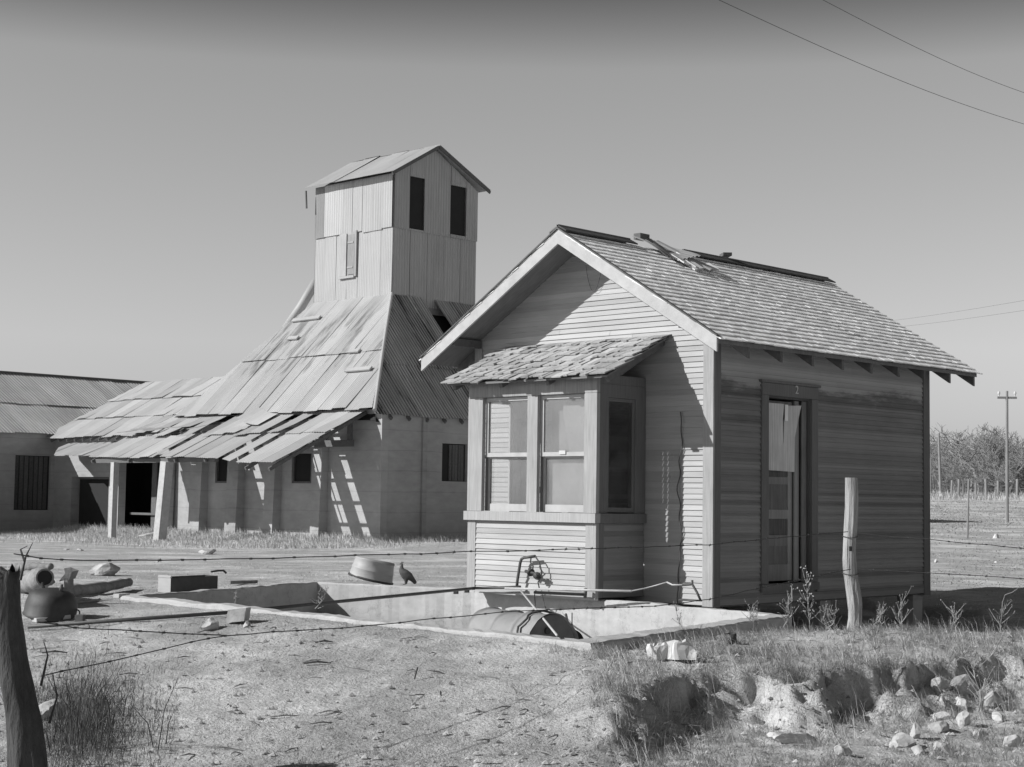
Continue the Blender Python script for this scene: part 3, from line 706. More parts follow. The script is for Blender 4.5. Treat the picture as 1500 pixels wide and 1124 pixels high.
# shed roof of the bay: decking, lapped ragged shakes, rafters
SB = (2.875-2.375)/1.0
def zb(y): return 2.885 + SB*y
q = MB(); q.prism([(-2.98, -0.012, zb(0)-0.06), (-0.58, -0.012, zb(0)-0.06), (-0.62, -0.98, zb(-0.98)-0.055), (-2.98, -0.98, zb(-0.98)-0.055)], (0,0,0.02)); q.build('roof_deck', M['soffit'], bay)
q = MB(); r = random.Random(21); nC = 7; Ls = math.hypot(1.0, SB); dnb = Vector((0,-1,-SB)).normalized(); nrb = Vector((0,-SB,1)).normalized()
for c in range(nC):
    x = -3.0-r.uniform(0, 0.08)
    while x < -0.58:
        w = r.uniform(0.06, 0.15); xa, xb_ = x, min(x+w-0.005, -0.555+r.uniform(-0.05, 0.02)); x += w
        if xb_-xa < 0.02: continue
        bt = (c+1)*Ls/nC*1.02+r.uniform(-0.03, 0.05); tp = c*Ls/nC-0.10
        if c == 0: tp = 0.0
        if c == nC-1 and r.random() < 0.3: bt -= r.uniform(0.02, 0.07)
        tk = r.uniform(0.010, 0.02); lift = r.uniform(0, 0.012)
        o0 = Vector((0,0,zb(0)-0.03))+dnb*bt+nrb*(0.022+lift); o1 = Vector((0,0,zb(0)-0.03))+dnb*tp+nrb*0.004
        sk = Vector((r.uniform(-0.02, 0.02), 0, 0)); X0, X1 = Vector((xa,0,0)), Vector((xb_,0,0))
        q.add([o0+X0+sk, o0+X1+sk, o1+X1, o1+X0, o0+X0+sk+nrb*tk, o0+X1+sk+nrb*tk*r.uniform(0.7, 1.3), o1+X1+nrb*0.006, o1+X0+nrb*0.006],
              [(4,5,6,7), (0,1,5,4), (1,2,6,5), (3,0,4,7), (3,2,1,0)], r.uniform(-0.25, 0.25))
q.build('shingle_roof', M['shingle_bay'], bay)
q = MB()
for x in (-2.93, -2.2, -1.5, -0.66): q = MB(); q.bar((x, -0.01, zb(0)-0.10), (x, -0.93, zb(-0.93)-0.095), 0.045, 0.07); q.build('roof_rafter', M['darkwood'], bay)
q = MB()
q.prism([(xs-0.03, -0.02, 2.62), (xs-0.03, -0.02, zb(0)-0.07), (xs-0.03, -0.79, zb(-0.79)-0.07), (xs-0.03, -0.79, 2.30), (xs-0.03, -0.6, 2.30)], (0.012,0,0))
q.build('cheek_board', M['trim_side'], bay)

# ------------------------------------------------------------------ concrete tank
def offset_poly(poly, d):
    n = len(poly); out = []
    for i in range(n):
        p0, p1, p2 = Vector(poly[i-1]), Vector(poly[i]), Vector(poly[(i+1)%n])
        e0 = (p1-p0).normalized(); e1 = (p2-p1).normalized()
        n0 = Vector((-e0.y, e0.x)); n1 = Vector((-e1.y, e1.x)); m_ = (n0+n1)
        m_ = m_/max(0.3, m_.length_squared)*2; out.append(p1+m_*d)
    return out
end_floor = -0.44
tank = thing('concrete_tank', (-0.8,-2.7,-1.0), 'open concrete tank sunk in the yard under the bay window', 'tank')
def resample(poly, ds):
    out = []
    for i in range(len(poly)):
        a, b_ = Vector(poly[i]), Vector(poly[(i+1)%len(poly)]); n = max(1, int((b_-a).length/ds))
        out += [a.lerp(b_, k/n) for k in range(n)]
    return out
inn = TANK; out_ = offset_poly(TANK, 0.16); out_[4] += Vector((0.04, 0.0)); out_[5] += Vector((0.08, 0.0))
ns_ = [max(1, int((Vector(inn[(i+1)%6])-Vector(inn[i])).length/0.05)) for i in range(6)]
I, O = [], []
for i in range(6):
    for k in range(ns_[i]):
        t = k/ns_[i]; I.append(Vector(inn[i]).lerp(Vector(inn[(i+1)%6]), t)); O.append(Vector(out_[i]).lerp(Vector(out_[(i+1)%6]), t))
n = len(I); vs = []
for i in range(n):
    zr = 0.05 + 0.014*mnoise.noise((I[i].x*2, I[i].y*2, 0)) + 0.009*mnoise.noise((I[i].x*9, I[i].y*9, 0)) - 0.05*max(0, mnoise.noise((I[i].x*2.6, I[i].y*2.6, 8))-0.42); jr = 0.016*mnoise.noise((I[i].x*3, I[i].y*3, 5)) + 0.010*mnoise.noise((I[i].x*11, I[i].y*11, 5))
    d = (O[i]-I[i]).normalized()
    a, b_ = I[i]+d*jr, O[i]+d*jr
    vs += [(a.x, a.y, -1.0), (a.x, a.y, zr-0.015), (a.x+d.x*0.02, a.y+d.y*0.02, zr), (b_.x-d.x*0.02, b_.y-d.y*0.02, zr-0.004), (b_.x, b_.y, zr-0.02), (b_.x, b_.y, -1.0)]
fs = []
for i in range(n):
    j = (i+1)%n
    for k in range(5): fs.append((i*6+k, j*6+k, j*6+k+1, i*6+k+1))
q = MB(); q.add(vs, fs); q.build('tank_wall', M['tank'], tank)
q = MB(); q.add([(p[0], p[1], end_floor) for p in TANK], [tuple(range(5,-1,-1))]); q.build('tank_floor', M['tank'], tank)

# ------------------------------------------------------------------ gin building
K = Vector((-26.325, 18.64, -0.6)); YB, XB = 18.64, -26.325
T = ondist(574, 433, 54.0); TX, TY = T.x, T.y; TX0, TY1 = -34.05, TY+3.92; ZT = 7.85
gin = thing('cotton_gin', (-32.0, 22.0, -0.5), 'old gin building with a tall gabled tower, flared tin roof and sagging canopy', 'gin building')
def sheets(name, O, ux, uv, poly, cols, rows, mtl, parent, amp=0.010, per=0.085, seed=0, gap=(), liftr=0.02, tonev=0.12, over=0.10, dn_lift=None, nsub=4, slip=0.04, rib_shade=0.0):
    # corrugated sheets laid in columns (list of u edges) and rows (list of v edges), clipped by a polygon in (u,v)
    r = random.Random(seed); O, ux, uv = Vector(O), Vector(ux).normalized(), Vector(uv).normalized(); nr = ux.cross(uv).normalized()
    if nr.z < 0: nr = -nr
    def vr(u):
        ys = []
        for i in range(len(poly)):
            (u0, v0), (u1, v1) = poly[i], poly[(i+1)%len(poly)]
            if abs(u1-u0) < 1e-9: continue
            t = (u-u0)/(u1-u0)
            if -1e-9 <= t <= 1+1e-9: ys.append(v0+(v1-v0)*t)
        return (min(ys), max(ys)) if len(ys) > 1 else None
    q = MB()
    umin, umax = min(p[0] for p in poly), max(p[0] for p in poly)
    for ci, (c0, c1) in enumerate(cols):
        for ri, (r0, r1) in enumerate(rows):
            if (ci, ri) in gap: continue
            tone = r.uniform(-tonev, tonev); lift = 0.006*((ci+ri)%2)+0.02*ri + r.uniform(0, liftr)
            tilt = r.uniform(-1, 1)*liftr; sl = r.uniform(-slip, slip); cl = r.uniform(0, liftr*1.5)
            if dn_lift and (ci, ri) in dn_lift: cl = dn_lift[(ci, ri)]
            n = max(2, int((c1-c0)/per*nsub)); vs, fs, tl = [], [], []; m_ = 3
            for i in range(n+1):
                u = c0+(c1-c0)*i/n
                if u < umin or u > umax:
                    uu = min(max(u, umin), umax)
                else: uu = u
                lim = vr(uu)
                if lim is None: lim = (0, 0)
                lo = max(r0-over+sl if ri > 0 else r0+sl*1.5, lim[0]-(0.0 if ri else 0.05)); hi = min(r1, lim[1])
                if hi < lo: hi = lo
                w = amp*math.cos(2*math.pi*u/per)
                for k in range(m_+1):
                    v = lo+(hi-lo)*k/m_
                    e = (1-(v-r0)/max(0.01, r1-r0))
                    h = w+lift+tilt*(i/n-0.5)*e+cl*max(0, e)**3
                    vs.append(O+ux*uu+uv*v+nr*h)
            for i in range(n):
                for k in range(m_):
                    a = i*(m_+1)+k
                    if (vs[a]-vs[a+1]).length + (vs[a+m_+1]-vs[a+m_+2]).length < 1e-4: continue
                    fs.append((a, a+m_+1, a+m_+2, a+1))
                    um = c0+(c1-c0)*(i+0.5)/n; tl.append(tone + rib_shade*math.cos(2*math.pi*um/per + 0.6)*(0.7+0.6*mnoise.noise((um*1.5, k*1.3, seed))))  # light on the crests and shade in the valleys put into the tone
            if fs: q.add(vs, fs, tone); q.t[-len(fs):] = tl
    return q.build(name, mtl, parent, smooth=False)
def cols(u0, u1, w, r=None):
    n = max(1, round((u1-u0)/w)); return [(u0+(u1-u0)*i/n-0.03, u0+(u1-u0)*(i+1)/n) for i in range(n)]
# walls
q = MB()
DOORS = [(-43.76, -41.2, 1.7), (-40.56, -37.35, 2.4)]
x = -45.0
wins = [(-34.7, -33.68, 1.5, 2.47), (-30.6, -29.61, 1.5, 2.44)]
segs = sorted([(a, b_, -0.7, zt) for a, b_, zt in DOORS]+[(a, b_, z0, z1) for a, b_, z0, z1 in wins])
for (a, b_, z0, z1) in segs:
    tp_ = 3.30 if b_ < -37 else 3.75
    if x < -37 and b_ > -36: q.box(x, -36.6, YB, YB+0.3, -0.8, 3.30); x = -36.6
    q.box(x, a, YB, YB+0.3, -0.8, tp_)
    q.box(a, b_, YB, YB+0.3, z1, tp_)
    if z0 > -0.6: q.box(a, b_, YB, YB+0.3, -0.8, z0)
    x = b_
q.box(x, XB, YB, YB+0.3, -0.8, 3.75)
q.build('front_wall', M['cast'], gin)
for (xa, xb_) in ((-35.72, -35.1), (-33.66, -33.06), (-31.62, -31.12), (-29.22, -28.8)):
    q = MB(); q.prism([(xa, YB-0.002, -0.8), (xa, YB-0.36, -0.8), (xa, YB-0.25, 2.6), (xa, YB-0.002, 2.9)], (xb_-xa, 0, 0)); q.build('buttress', M['cast'], gin)
q = MB()
RWw = (21.16, 22.25, 1.62, 2.8)
q.box(XB-0.3, XB, YB+0.301, RWw[0], -0.8, 3.72); q.box(XB-0.3, XB, RWw[1], 34, -0.8, 3.72)
q.box(XB-0.3, XB, RWw[0], RWw[1], -0.8, RWw[2]); q.box(XB-0.3, XB, RWw[0], RWw[1], RWw[3], 3.72)
q.box(XB-0.02, XB+0.03, YB-0.02, YB+0.24, -0.8, 3.7, 0.05); q.box(XB+0.001, XB+0.07, 20.28, 20.46, -0.8, 3.6, -0.12); q.box(XB+0.001, XB+0.05, 22.9, 23.1, -0.8, 3.6, 0)
q.build('right_wall', M['cast'], gin)
for (a, b_, z0, z1) in wins:
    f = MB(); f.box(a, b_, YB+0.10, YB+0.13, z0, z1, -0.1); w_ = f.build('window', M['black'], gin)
    f = MB(); f.box(a, b_, YB+0.02, YB+0.09, z0, z0+0.06); f.box(a, a+0.07, YB+0.02, YB+0.09, z0+0.06, z1); f.box(b_-0.07, b_, YB+0.02, YB+0.09, z0+0.06, z1); f.build('window_frame', M['darkwood'], w_)
f = MB(); f.box(XB-0.13, XB-0.10, RWw[0], RWw[1], RWw[2], RWw[3]); w_ = f.build('window', M['black'], gin)
f = MB()
for k in range(5): f.box(XB-0.09, XB-0.06+0.01*(k%2), RWw[0]+0.36+k*0.13, RWw[0]+0.47+k*0.13, RWw[2]+0.02, RWw[3]-0.03, -0.2+0.08*(k%3))
f.build('boarding', M['darkwood'], w_)
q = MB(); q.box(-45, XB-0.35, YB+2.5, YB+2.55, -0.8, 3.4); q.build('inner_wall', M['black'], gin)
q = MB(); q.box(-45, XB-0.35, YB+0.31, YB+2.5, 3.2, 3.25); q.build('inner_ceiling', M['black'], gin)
q = MB(); q.box(-43.7, -41.3, YB+0.32, YB+0.36, -0.7, 1.62); q.build('door', M['black'], gin)
q = MB(); q.box(-39.2, -38.9, YB+0.5, YB+0.55, -0.7, 2.35); q.box(-40.4, -37.4, YB+0.40, YB+0.45, 0.35, 0.43); q.build('door_post', M['darkwood'], gin)
q = MB(); q.prism([(-37.3, YB-0.30, -0.8), (-36.98, YB-0.30, -0.8), (-36.98, YB-0.22, 2.9), (-37.3, YB-0.22, 2.9)], (0, 0.2, 0)); q.build('pier', M['cast'], gin)
# canopy -----------------------------------------------------------------------
CS = 0.5
cO = Vector((0, 15.7, 3.6+CS*(15.7-18.233))); cuv = Vector((0, 1, CS)).normalized(); kk = math.sqrt(1+CS*CS)
def front_y(x): return 15.52 if x < -31 else 15.52-0.6*ss(-31, -27.5, x)
edges = [-38.0]
gaps = [(-33.62, -33.22), (-30.02, -29.62), (-29.06, -28.72)]
ccols = []
x = -37.7
rr = random.Random(8)
while x < -26.9:
    w = rr.uniform(0.58, 0.72); x1 = x+w
    for (g0, g1) in gaps:
        if x < g0 <= x1+0.2: x1 = g0
    x1 = min(x1, -26.82); ccols.append((x-0.02, x1))
    x = x1
    for (g0, g1) in gaps:
        if abs(x-g0) < 0.01: x = g1
poly = [(-37.8, -0.02)] + [(xx, (front_y(xx)-15.7)*kk) for xx in (-34, -31, -30.3, -29.6, -29, -28.3, -27.6, -26.8)] + [(-26.8, 2.95*kk), (-37.8, 2.95*kk)]
row = [(-0.8, 1.55), (1.45, 3.28)]
lf = {}
for i, (c0, c1) in enumerate(ccols):
    if -37.8 < c0 < -33.7 and i % 2 == 0: lf[(i, 1)] = 0.20
    if -37.8 < c0 < -34.7 and i % 3 == 1: lf[(i, 1)] = 0.28
gapset = set()
for i, (c0, c1) in enumerate(ccols):
    if -33.3 < c0 < -32.6: gapset.add((i, 9))
class _C: pass
canopy = sheets('canopy_roof', cO, (1,0,0), cuv, poly, ccols, row, M['metal_canopy'], gin, seed=31, liftr=0.045, tonev=0.16, gap=gapset, dn_lift=lf, over=0.12, slip=0.09, rib_shade=0.15, per=0.12)
# steeper hanging sheets at the left end
cl0, cl1 = ony(80, 668, 17.2), ony(168, 668, 17.2)
s2 = 0.42; uv2 = Vector((0, 1, s2)).normalized(); k2 = math.sqrt(1+s2*s2)
sheets('canopy_sheet', (0, 17.2, (cl0.z+cl1.z)/2), (1,0,0), uv2, [(cl0.x, 0), (cl1.x+0.25, 0), (cl1.x+0.1, 1.35*k2), (cl0.x-1.1, 1.35*k2), (cl0.x-1.1, 0.85*k2)], cols(cl0.x-1.1, cl1.x+0.3, 0.62), [(0, 2.1)], M['metal_canopy'], gin, seed=5, liftr=0.03, tonev=0.1)
q = MB()     # battens under the sheets: they make the rungs in the light on the wall
for k, yy in enumerate((15.78, 16.32, 16.88, 17.44, 18.02)):
    zz = 3.6+CS*(yy-18.233)-0.055; q = MB(); q.bar((-37.7, yy, zz), (-26.9, yy, zz), 0.085, 0.05, (0,-CS,1)); q.build('canopy_batten', M['darkwood'], gin)
q = MB()
for xx in (-37.4, -35.2, -32.6, -31.0, -28.2, -27.0):
    q = MB(); q.bar((xx, front_y(xx)+0.05, 3.6+CS*(front_y(xx)+0.05-18.233)-0.13), (xx, 18.6, 3.6+CS*(18.6-18.233)-0.13), 0.07, 0.10); q.build('canopy_rafter', M['darkwood'], gin)
q = MB(); q.bar((-29.83, 15.72, 2.32), (-29.83, 18.4, 3.52), 0.035, 0.05); q.build('canopy_rafter', M['darkwood'], gin)
q = MB(); q.bar((-37.5, 15.74, 2.17), (-30.6, 15.74, 2.17), 0.12, 0.14); q.build('canopy_beam', M['darkwood'], gin)
q = MB(); q.box(-30.0, -27.35, YB-0.34, YB-0.2, 2.62, 2.82); q.box(-27.55, -27.4, YB-0.32, YB-0.22, 2.82, 3.5); q.build('bracket_beam', M['darkwood'], gin)
for (px, xx, w, ln) in ((163, -36.1, 0.19, 0.0), (245, -33.1, 0.30, -0.28)):
    q = MB(); zf = zg(xx, 15.62); q.bar((xx+ln, 15.62, zf-0.1), (xx, 15.64, 2.12), w, w, (0,1,0)); q.build('canopy_post', M['barge'], gin)
# curled sheet end near the upper right of the canopy
q = MB(); F0 = Vector((-31.9, 17.4, 3.3)); vs = []; fs = []
for i in range(9):
    for j in range(5):
        u = i/8; v = j/4; vs.append((F0.x+u*1.1, F0.y+v*0.8, F0.z+v*0.4+0.26*(1-u)**2+0.01*math.cos(u*50)))
for i in range(8):
    for j in range(4): a = i*5+j; fs.append((a, a+5, a+6, a+1))
q.add(vs, fs); q.build('curled_sheet', M['metal_canopy'], gin)
# flared roof ------------------------------------------------------------------
by = 18.2; bz = 3.72; rise = ZT-bz; runf = TY-by; Lf = math.hypot(rise, runf)
fuv = Vector((0, runf, rise)).normalized()
sheets('flared_roof', (0, by, bz), (1,0,0), fuv, [(-36.55, 0), (-26.25, 0), (TX+0.02, Lf), (TX0-0.02, Lf)], cols(-36.55, -26.2, 0.66), [(0, Lf*0.50), (Lf*0.49, Lf+0.02)], M['metal_roof'], gin, seed=41, liftr=0.03, tonev=0.10, rib_shade=0.10)
exr = -26.2; ez = 3.55; runr = exr-TX; Lr = math.hypot(ZT-ez, runr); ruv = Vector((-runr, 0, ZT-ez)).normalized()
ccr = cols(18.1, 30.2, 0.66)
holes = {(i, 1) for i, c in enumerate(ccr) if 23.55 < c[0]+0.3 < 24.2}
sheets('flared_roof_right', (exr, 0, ez), (0,1,0), ruv, [(18.2, 0), (30.1, 0), (TY1, Lr), (TY, Lr)], ccr, [(0, Lr*0.42), (Lr*0.41, Lr+0.02)], M['metal_rust'], gin, seed=43, liftr=0.025, tonev=0.3, gap=holes, amp=0.012, per=0.125, rib_shade=0.85, nsub=6).name = 'flared_roof'
q = MB(); q.add([(TX0, TY, ZT), (-36.55, by, bz), (-38.2, 30, bz), (TX0, TY1, ZT)], [(0,1,2,3)]); q.add([(TX0, TY1, ZT), (-38.2, 30, bz), (exr, 30.1, ez), (TX, TY1, ZT)], [(0,1,2,3)])
q.build('flared_roof', M['metal_roof'], gin)
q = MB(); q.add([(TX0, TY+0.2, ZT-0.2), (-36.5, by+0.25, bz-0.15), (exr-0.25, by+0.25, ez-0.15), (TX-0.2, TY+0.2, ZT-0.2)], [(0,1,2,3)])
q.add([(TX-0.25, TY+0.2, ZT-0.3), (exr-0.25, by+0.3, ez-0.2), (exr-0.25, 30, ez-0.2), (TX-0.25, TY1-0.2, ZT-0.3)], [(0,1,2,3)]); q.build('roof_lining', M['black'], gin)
q = MB()
for k in range(9): q = MB(); q.bar((exr+0.02, 18.9+k*0.75, ez-0.10), (exr-0.4, 18.9+k*0.75, ez+0.30), 0.06, 0.10); q.build('rafter_end', M['darkwood'], gin)
q = MB(); q.tube([(exr+0.06, by-0.02, bz-0.04), (exr*0.5+TX*0.5, (by+TY)/2, (bz+ZT)/2+0.03), (TX+0.03, TY-0.03, ZT+0.03)], 0.06, 8); q.build('hip_cap', M['metal_wall'], gin)
# bent loose strips on the flared roof
def froof(px, py): 
    d = ray(px, py); n_ = np.array([0, -rise/runf, 1.0]); P0 = np.array([0, by, bz+0.05]); t = ((P0-CAM)@n_)/(d@n_); return Vector(CAM+d*t)
for (a, b_) in (((430,472),(470,467)), ((424,498),(438,497)), ((508,545),(545,542)), ((512,517),(528,516))):
    q = MB(); q.bar(froof(*a)+Vector((0,-0.05,0.05)), froof(*b_)+Vector((0,-0.05,0.05)), 0.16, 0.05, (0,-1,1)); q.build('bent_flashing', M['metal_wall'], gin)
# duct leaning on the far left hip
q = MB(); p0 = ony(463, 413, 23.9); p1 = ony(419, 482, 23.4); q.tube([p0, p0.lerp(p1, 0.5)+Vector((0,0,-0.06)), p1], 0.17, 12); q.build('duct', M['metal_wall'], gin, smooth=True)
# tower ---------------------------------------------------------------------------
tw = MB(); tw.box(TX0+0.05, TX-0.05, TY+0.05, TY1-0.05, ZT-0.5, 11.9); tower = tw.build('tower', M['metal_wall_side'], gin)
MID = 10.14
tc_ = cols(TX0, TX, 0.56)
sheets('tower_front', (0, TY, 0), (1,0,0), (0,0.0001,1), [(TX0, ZT-0.3), (TX, ZT-0.3), (TX, MID), (TX0, MID)], tc_, [(ZT-0.3, MID)], M['metal_wall'], tower, seed=51, amp=0.006, liftr=0.02, tonev=0.06, slip=0)
def wallsheet(name, axis, u0, u1, z0, z1, off, w, mtl, par, seed, openings=(), tonev=0.08, ragged=0.0, topf=None, amp=0.006, per=0.12):
    r = random.Random(seed); q = MB(); n = max(1, round((u1-u0)/w))
    for i in range(n):
        a, b_ = u0+(u1-u0)*i/n, u0+(u1-u0)*(i+1)/n-0.012
        zz = [(z0+r.uniform(-ragged, ragged), z1)]
        for (o0, o1, oz0, oz1) in openings:
            if b_ > o0+0.05 and a < o1-0.05:
                zz = [(zz[0][0], oz0), (oz1, zz[0][1])]
        tone = r.uniform(-tonev, tonev); lf_ = r.uniform(0, 0.02)
        if axis == 'x' and seed == 53 and i == 0: tone = -0.45
        m_ = max(2, int((b_-a)/per*4))
        for (za, zb_) in zz:
            vs, fs = [], []
            for k in range(m_+1):
                u = a+(b_-a)*k/m_; o_ = off+lf_+amp*math.cos(2*math.pi*u/per)
                zt = min(zb_, topf(u)) if topf else zb_
                for z in (za, zt): vs.append((u, TY-o_, z) if axis == 'x' else (TX+o_, u, z))
            for k in range(m_): fs.append((2*k, 2*k+2, 2*k+3, 2*k+1))
            q.add(vs, fs, tone); q.t[-len(fs):] = [tone+0.08*math.cos(2*math.pi*(k+0.5)*(b_-a)/m_/per*1.0) for k in range(m_)]  # rib stripes: light and shade of the corrugation painted as tone
    return q.build(name, mtl, par)
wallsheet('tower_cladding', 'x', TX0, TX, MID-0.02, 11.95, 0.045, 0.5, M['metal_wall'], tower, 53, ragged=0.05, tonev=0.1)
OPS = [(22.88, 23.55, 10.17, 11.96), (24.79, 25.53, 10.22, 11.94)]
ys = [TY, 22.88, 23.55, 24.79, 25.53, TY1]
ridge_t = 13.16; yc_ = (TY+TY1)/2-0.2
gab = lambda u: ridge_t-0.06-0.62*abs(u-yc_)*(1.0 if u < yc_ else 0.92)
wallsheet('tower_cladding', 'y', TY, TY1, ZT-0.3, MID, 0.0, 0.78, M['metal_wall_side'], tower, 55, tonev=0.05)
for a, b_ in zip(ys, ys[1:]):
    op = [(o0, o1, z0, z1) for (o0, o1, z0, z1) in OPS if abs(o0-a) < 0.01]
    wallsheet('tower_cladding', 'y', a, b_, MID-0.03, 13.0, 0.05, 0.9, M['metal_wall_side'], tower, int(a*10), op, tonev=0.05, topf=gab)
for (o0, o1, z0, z1) in OPS:
    f = MB(); f.box(TX-0.045, TX-0.01, o0, o1, z0, z1); f.build('opening', M['black'], tower)
q = MB(); q.prism([(TX-0.06, TY+0.05, 11.9), (TX-0.06, TY1-0.05, 11.9), (TX-0.06, yc_, 13.0)], (-(TX-TX0)+0.1, 0, 0)); q.build('gable', M['metal_wall_side'], tower)
# tower roof
TR = {-1: (yc_-TY+0.37, ridge_t-11.92), 1: (TY1-yc_+0.37, ridge_t-11.95)}
for sgn in (-1, 1):
    vy = Vector((0, sgn*TR[sgn][0], -TR[sgn][1])); Lq = vy.length
    sheets('tower_roof', (0, yc_, ridge_t), (1,0,0), vy, [(TX0-0.2, 0), (TX+0.34, 0), (TX+0.34, Lq), (TX0-0.2, Lq)], cols(TX0-0.2, TX+0.34, 0.72), [(0, Lq+0.05)], M['metal_roof'], tower, seed=61+sgn, amp=0.008, liftr=0.02, tonev=0.06)
for sgn in (-1, 1): q = MB(); q.bar((TX+0.31, yc_, ridge_t-0.07), (TX+0.31, yc_+sgn*(TR[sgn][0]-0.02), ridge_t-0.07-TR[sgn][1]), 0.04, 0.10); q.build('tower_rafter', M['darkwood'], tower)
q = MB()
q.bar((TX0-0.2, TY-0.33, 11.83), (TX0-0.14, TY-0.33, 11.2), 0.05, 0.05, (0,1,0))
q.build('hanging_strip', M['darkwood'], tower)
# shutter on the tower front
q = MB(); q.box(-32.64, -31.74, TY-0.06, TY-0.035, 8.64, 10.18); sh = q.build('shutter', M['trim'], gin)
q = MB(); q.box(-32.64, -32.26, TY-0.10, TY-0.062, 8.66, 10.13, 0.12); q.box(-32.2, -31.84, TY-0.085, TY-0.062, 8.70, 10.08, -0.2); q.build('shutter_leaf', M['trim'], sh)
q = MB(); q.box(-32.2, -31.9, TY-0.105, TY-0.086, 9.78, 9.84); q.box(-32.2, -31.9, TY-0.105, TY-0.086, 8.92, 8.98); q.box(-31.82, -31.74, TY-0.095, TY-0.061, 8.62, 10.2, -0.05); q.box(-32.66, -31.84, TY-0.11, TY-0.061, 8.58, 8.655, 0.1); q.build('shutter_batten', M['trim'], sh)
# wing roof left of the tower -------------------------------------------------------
ws = 0.6; wuv = Vector((0, 1, ws)).normalized(); wk = math.sqrt(1+ws*ws); wO = Vector((0, 18.2, 3.12)); WL = 3.85*wk
sheets('wing_roof', wO, (1,0,0), wuv, [(-45.5, 0), (-36.2, 0), (-35.2, WL), (-44.2, WL)], cols(-45.5, -35.2, 0.66), [(0, WL*0.36), (WL*0.35, WL*0.68), (WL*0.67, WL)], M['metal_canopy'], gin, seed=71, liftr=0.035, tonev=0.14, rib_shade=0.15, per=0.12)
q = MB()
for xx in np.arange(-44.6, -36.5, 0.55): q = MB(); q.bar((xx, 18.22, 3.03), (xx, 18.66, 3.28), 0.05, 0.09); q.build('wing_rafter', M['darkwood'], gin)
q = MB(); q.add([(-44.2, 18.2+3.85, 3.12+3.85*ws), (-35.2, 18.2+3.85, 3.12+3.85*ws), (-35.2, 26, 3.0), (-44.2, 26, 3.0)], [(0,1,2,3)]); q.build('wing_roof', M['metal_canopy'], gin)

# ------------------------------------------------------------------ shed at the left
LX = -45.0
shed = thing('tin_roofed_shed', (-49.0, 18.0, -0.5), 'low shed with a long corrugated tin roof at the left of the gin', 'shed')
E0 = Vector((LX+0.3, 16.97, 3.28)); lsl = 0.5
q = MB()
WN = (17.0, 18.5, 0.44, 2.48)
q.box(LX-0.3, LX, 8.0, WN[0], -0.9, 3.4); q.box(LX-0.3, LX, WN[1], YB-0.002, -0.9, 3.4); q.box(LX-0.3, LX, WN[0], WN[1], -0.9, WN[2]); q.box(LX-0.3, LX, WN[0], WN[1], WN[3], 3.4)
q.build('wall', M['cast'], shed)
q = MB(); q.box(-55, LX-0.301, 8.0, 8.3, -0.9, 3.4); q.box(-55, -54.7, 8.3, 30, -0.9, 3.4); q.build('wall', M['cast'], shed)
f = MB(); f.box(LX-0.2, LX-0.17, WN[0], WN[1], WN[2], WN[3]); w_ = f.build('window', M['black'], shed)
f = MB()
for k in range(7): f.box(LX-0.16, LX-0.13+0.01*(k%2), WN[0]+0.05+k*0.2, WN[0]+0.21+k*0.2, WN[2]+0.03, WN[3]-0.02, -0.3+0.1*(k%3))
f.build('boarding', M['darkwood'], w_)
rn = 5.2; luv = Vector((-1, 0, lsl)).normalized(); Ll = rn*math.sqrt(1+lsl*lsl)
sheets('roof', (LX+0.3, 0, 3.28), (0,1,0), luv, [(7.5, 0), (30, 0), (30, Ll), (7.5, Ll)], cols(7.5, 30, 0.66), [(0, Ll*0.5), (Ll*0.49, Ll)], M['metal_side'], shed, seed=81, liftr=0.015, tonev=0.14, amp=0.014, per=0.14, rib_shade=0.4)
q = MB(); q.add([(LX+0.3-rn, 7.5, 3.28+rn*lsl), (LX+0.3-rn, 30, 3.28+rn*lsl), (LX+0.3-2*rn, 30, 3.28), (LX+0.3-2*rn, 7.5, 3.28)], [(0,1,2,3)]); q.build('roof', M['metal_side'], shed)
q = MB(); q.tube([(LX+0.3-rn, 7.5, 3.32+rn*lsl), (LX+0.3-rn, 30, 3.32+rn*lsl)], 0.07, 8); q.build('ridge_cap', M['darkwood'], shed)
# ------------------------------------------------------------------ things in the yard
def rock(c, s, seed, mtl=None, flat=0.7, rot=0.0, name='rock', label='', group=None, sharp=True):
    bm = bmesh.new(); bmesh.ops.create_icosphere(bm, subdivisions=3, radius=1.0); r = random.Random(seed)
    cuts = [(Vector((r.gauss(0,1), r.gauss(0,1), r.gauss(0,0.8))).normalized(), r.uniform(0.5, 0.72)) for _ in range(16)]
    for v in bm.verts:
        p = v.co.copy()
        for n_, d in cuts:
            k = p.dot(n_)-d
            if k > 0: p -= n_*k
        p += p.normalized()*0.07*mnoise.noise(p*2.3+Vector((seed, 0, 0)))
        p += p.normalized()*0.035*mnoise.noise(p*7+Vector((seed, 0, 0)))
        v.co = Vector((p.x*s[0], p.y*s[1], p.z*s[2]))
    zmin = min(v.co.z for v in bm.verts)
    me = bpy.data.meshes.new(name); bm.to_mesh(me); bm.free(); me.materials.append(mtl or M['rock'])
    at = me.attributes.new('tone', 'FLOAT', 'FACE'); at.data.foreach_set('value', [r.uniform(-0.1, 0.1)]*len(me.polygons))
    o = bpy.data.objects.new(name, me); COL.objects.link(o); o.location = (c[0], c[1], c[2]-zmin*0.45); o.rotation_euler = (r.uniform(-.2,.2), r.uniform(-.2,.2), rot+r.uniform(0, 6))
    tag(o, label, 'rock', group); return o

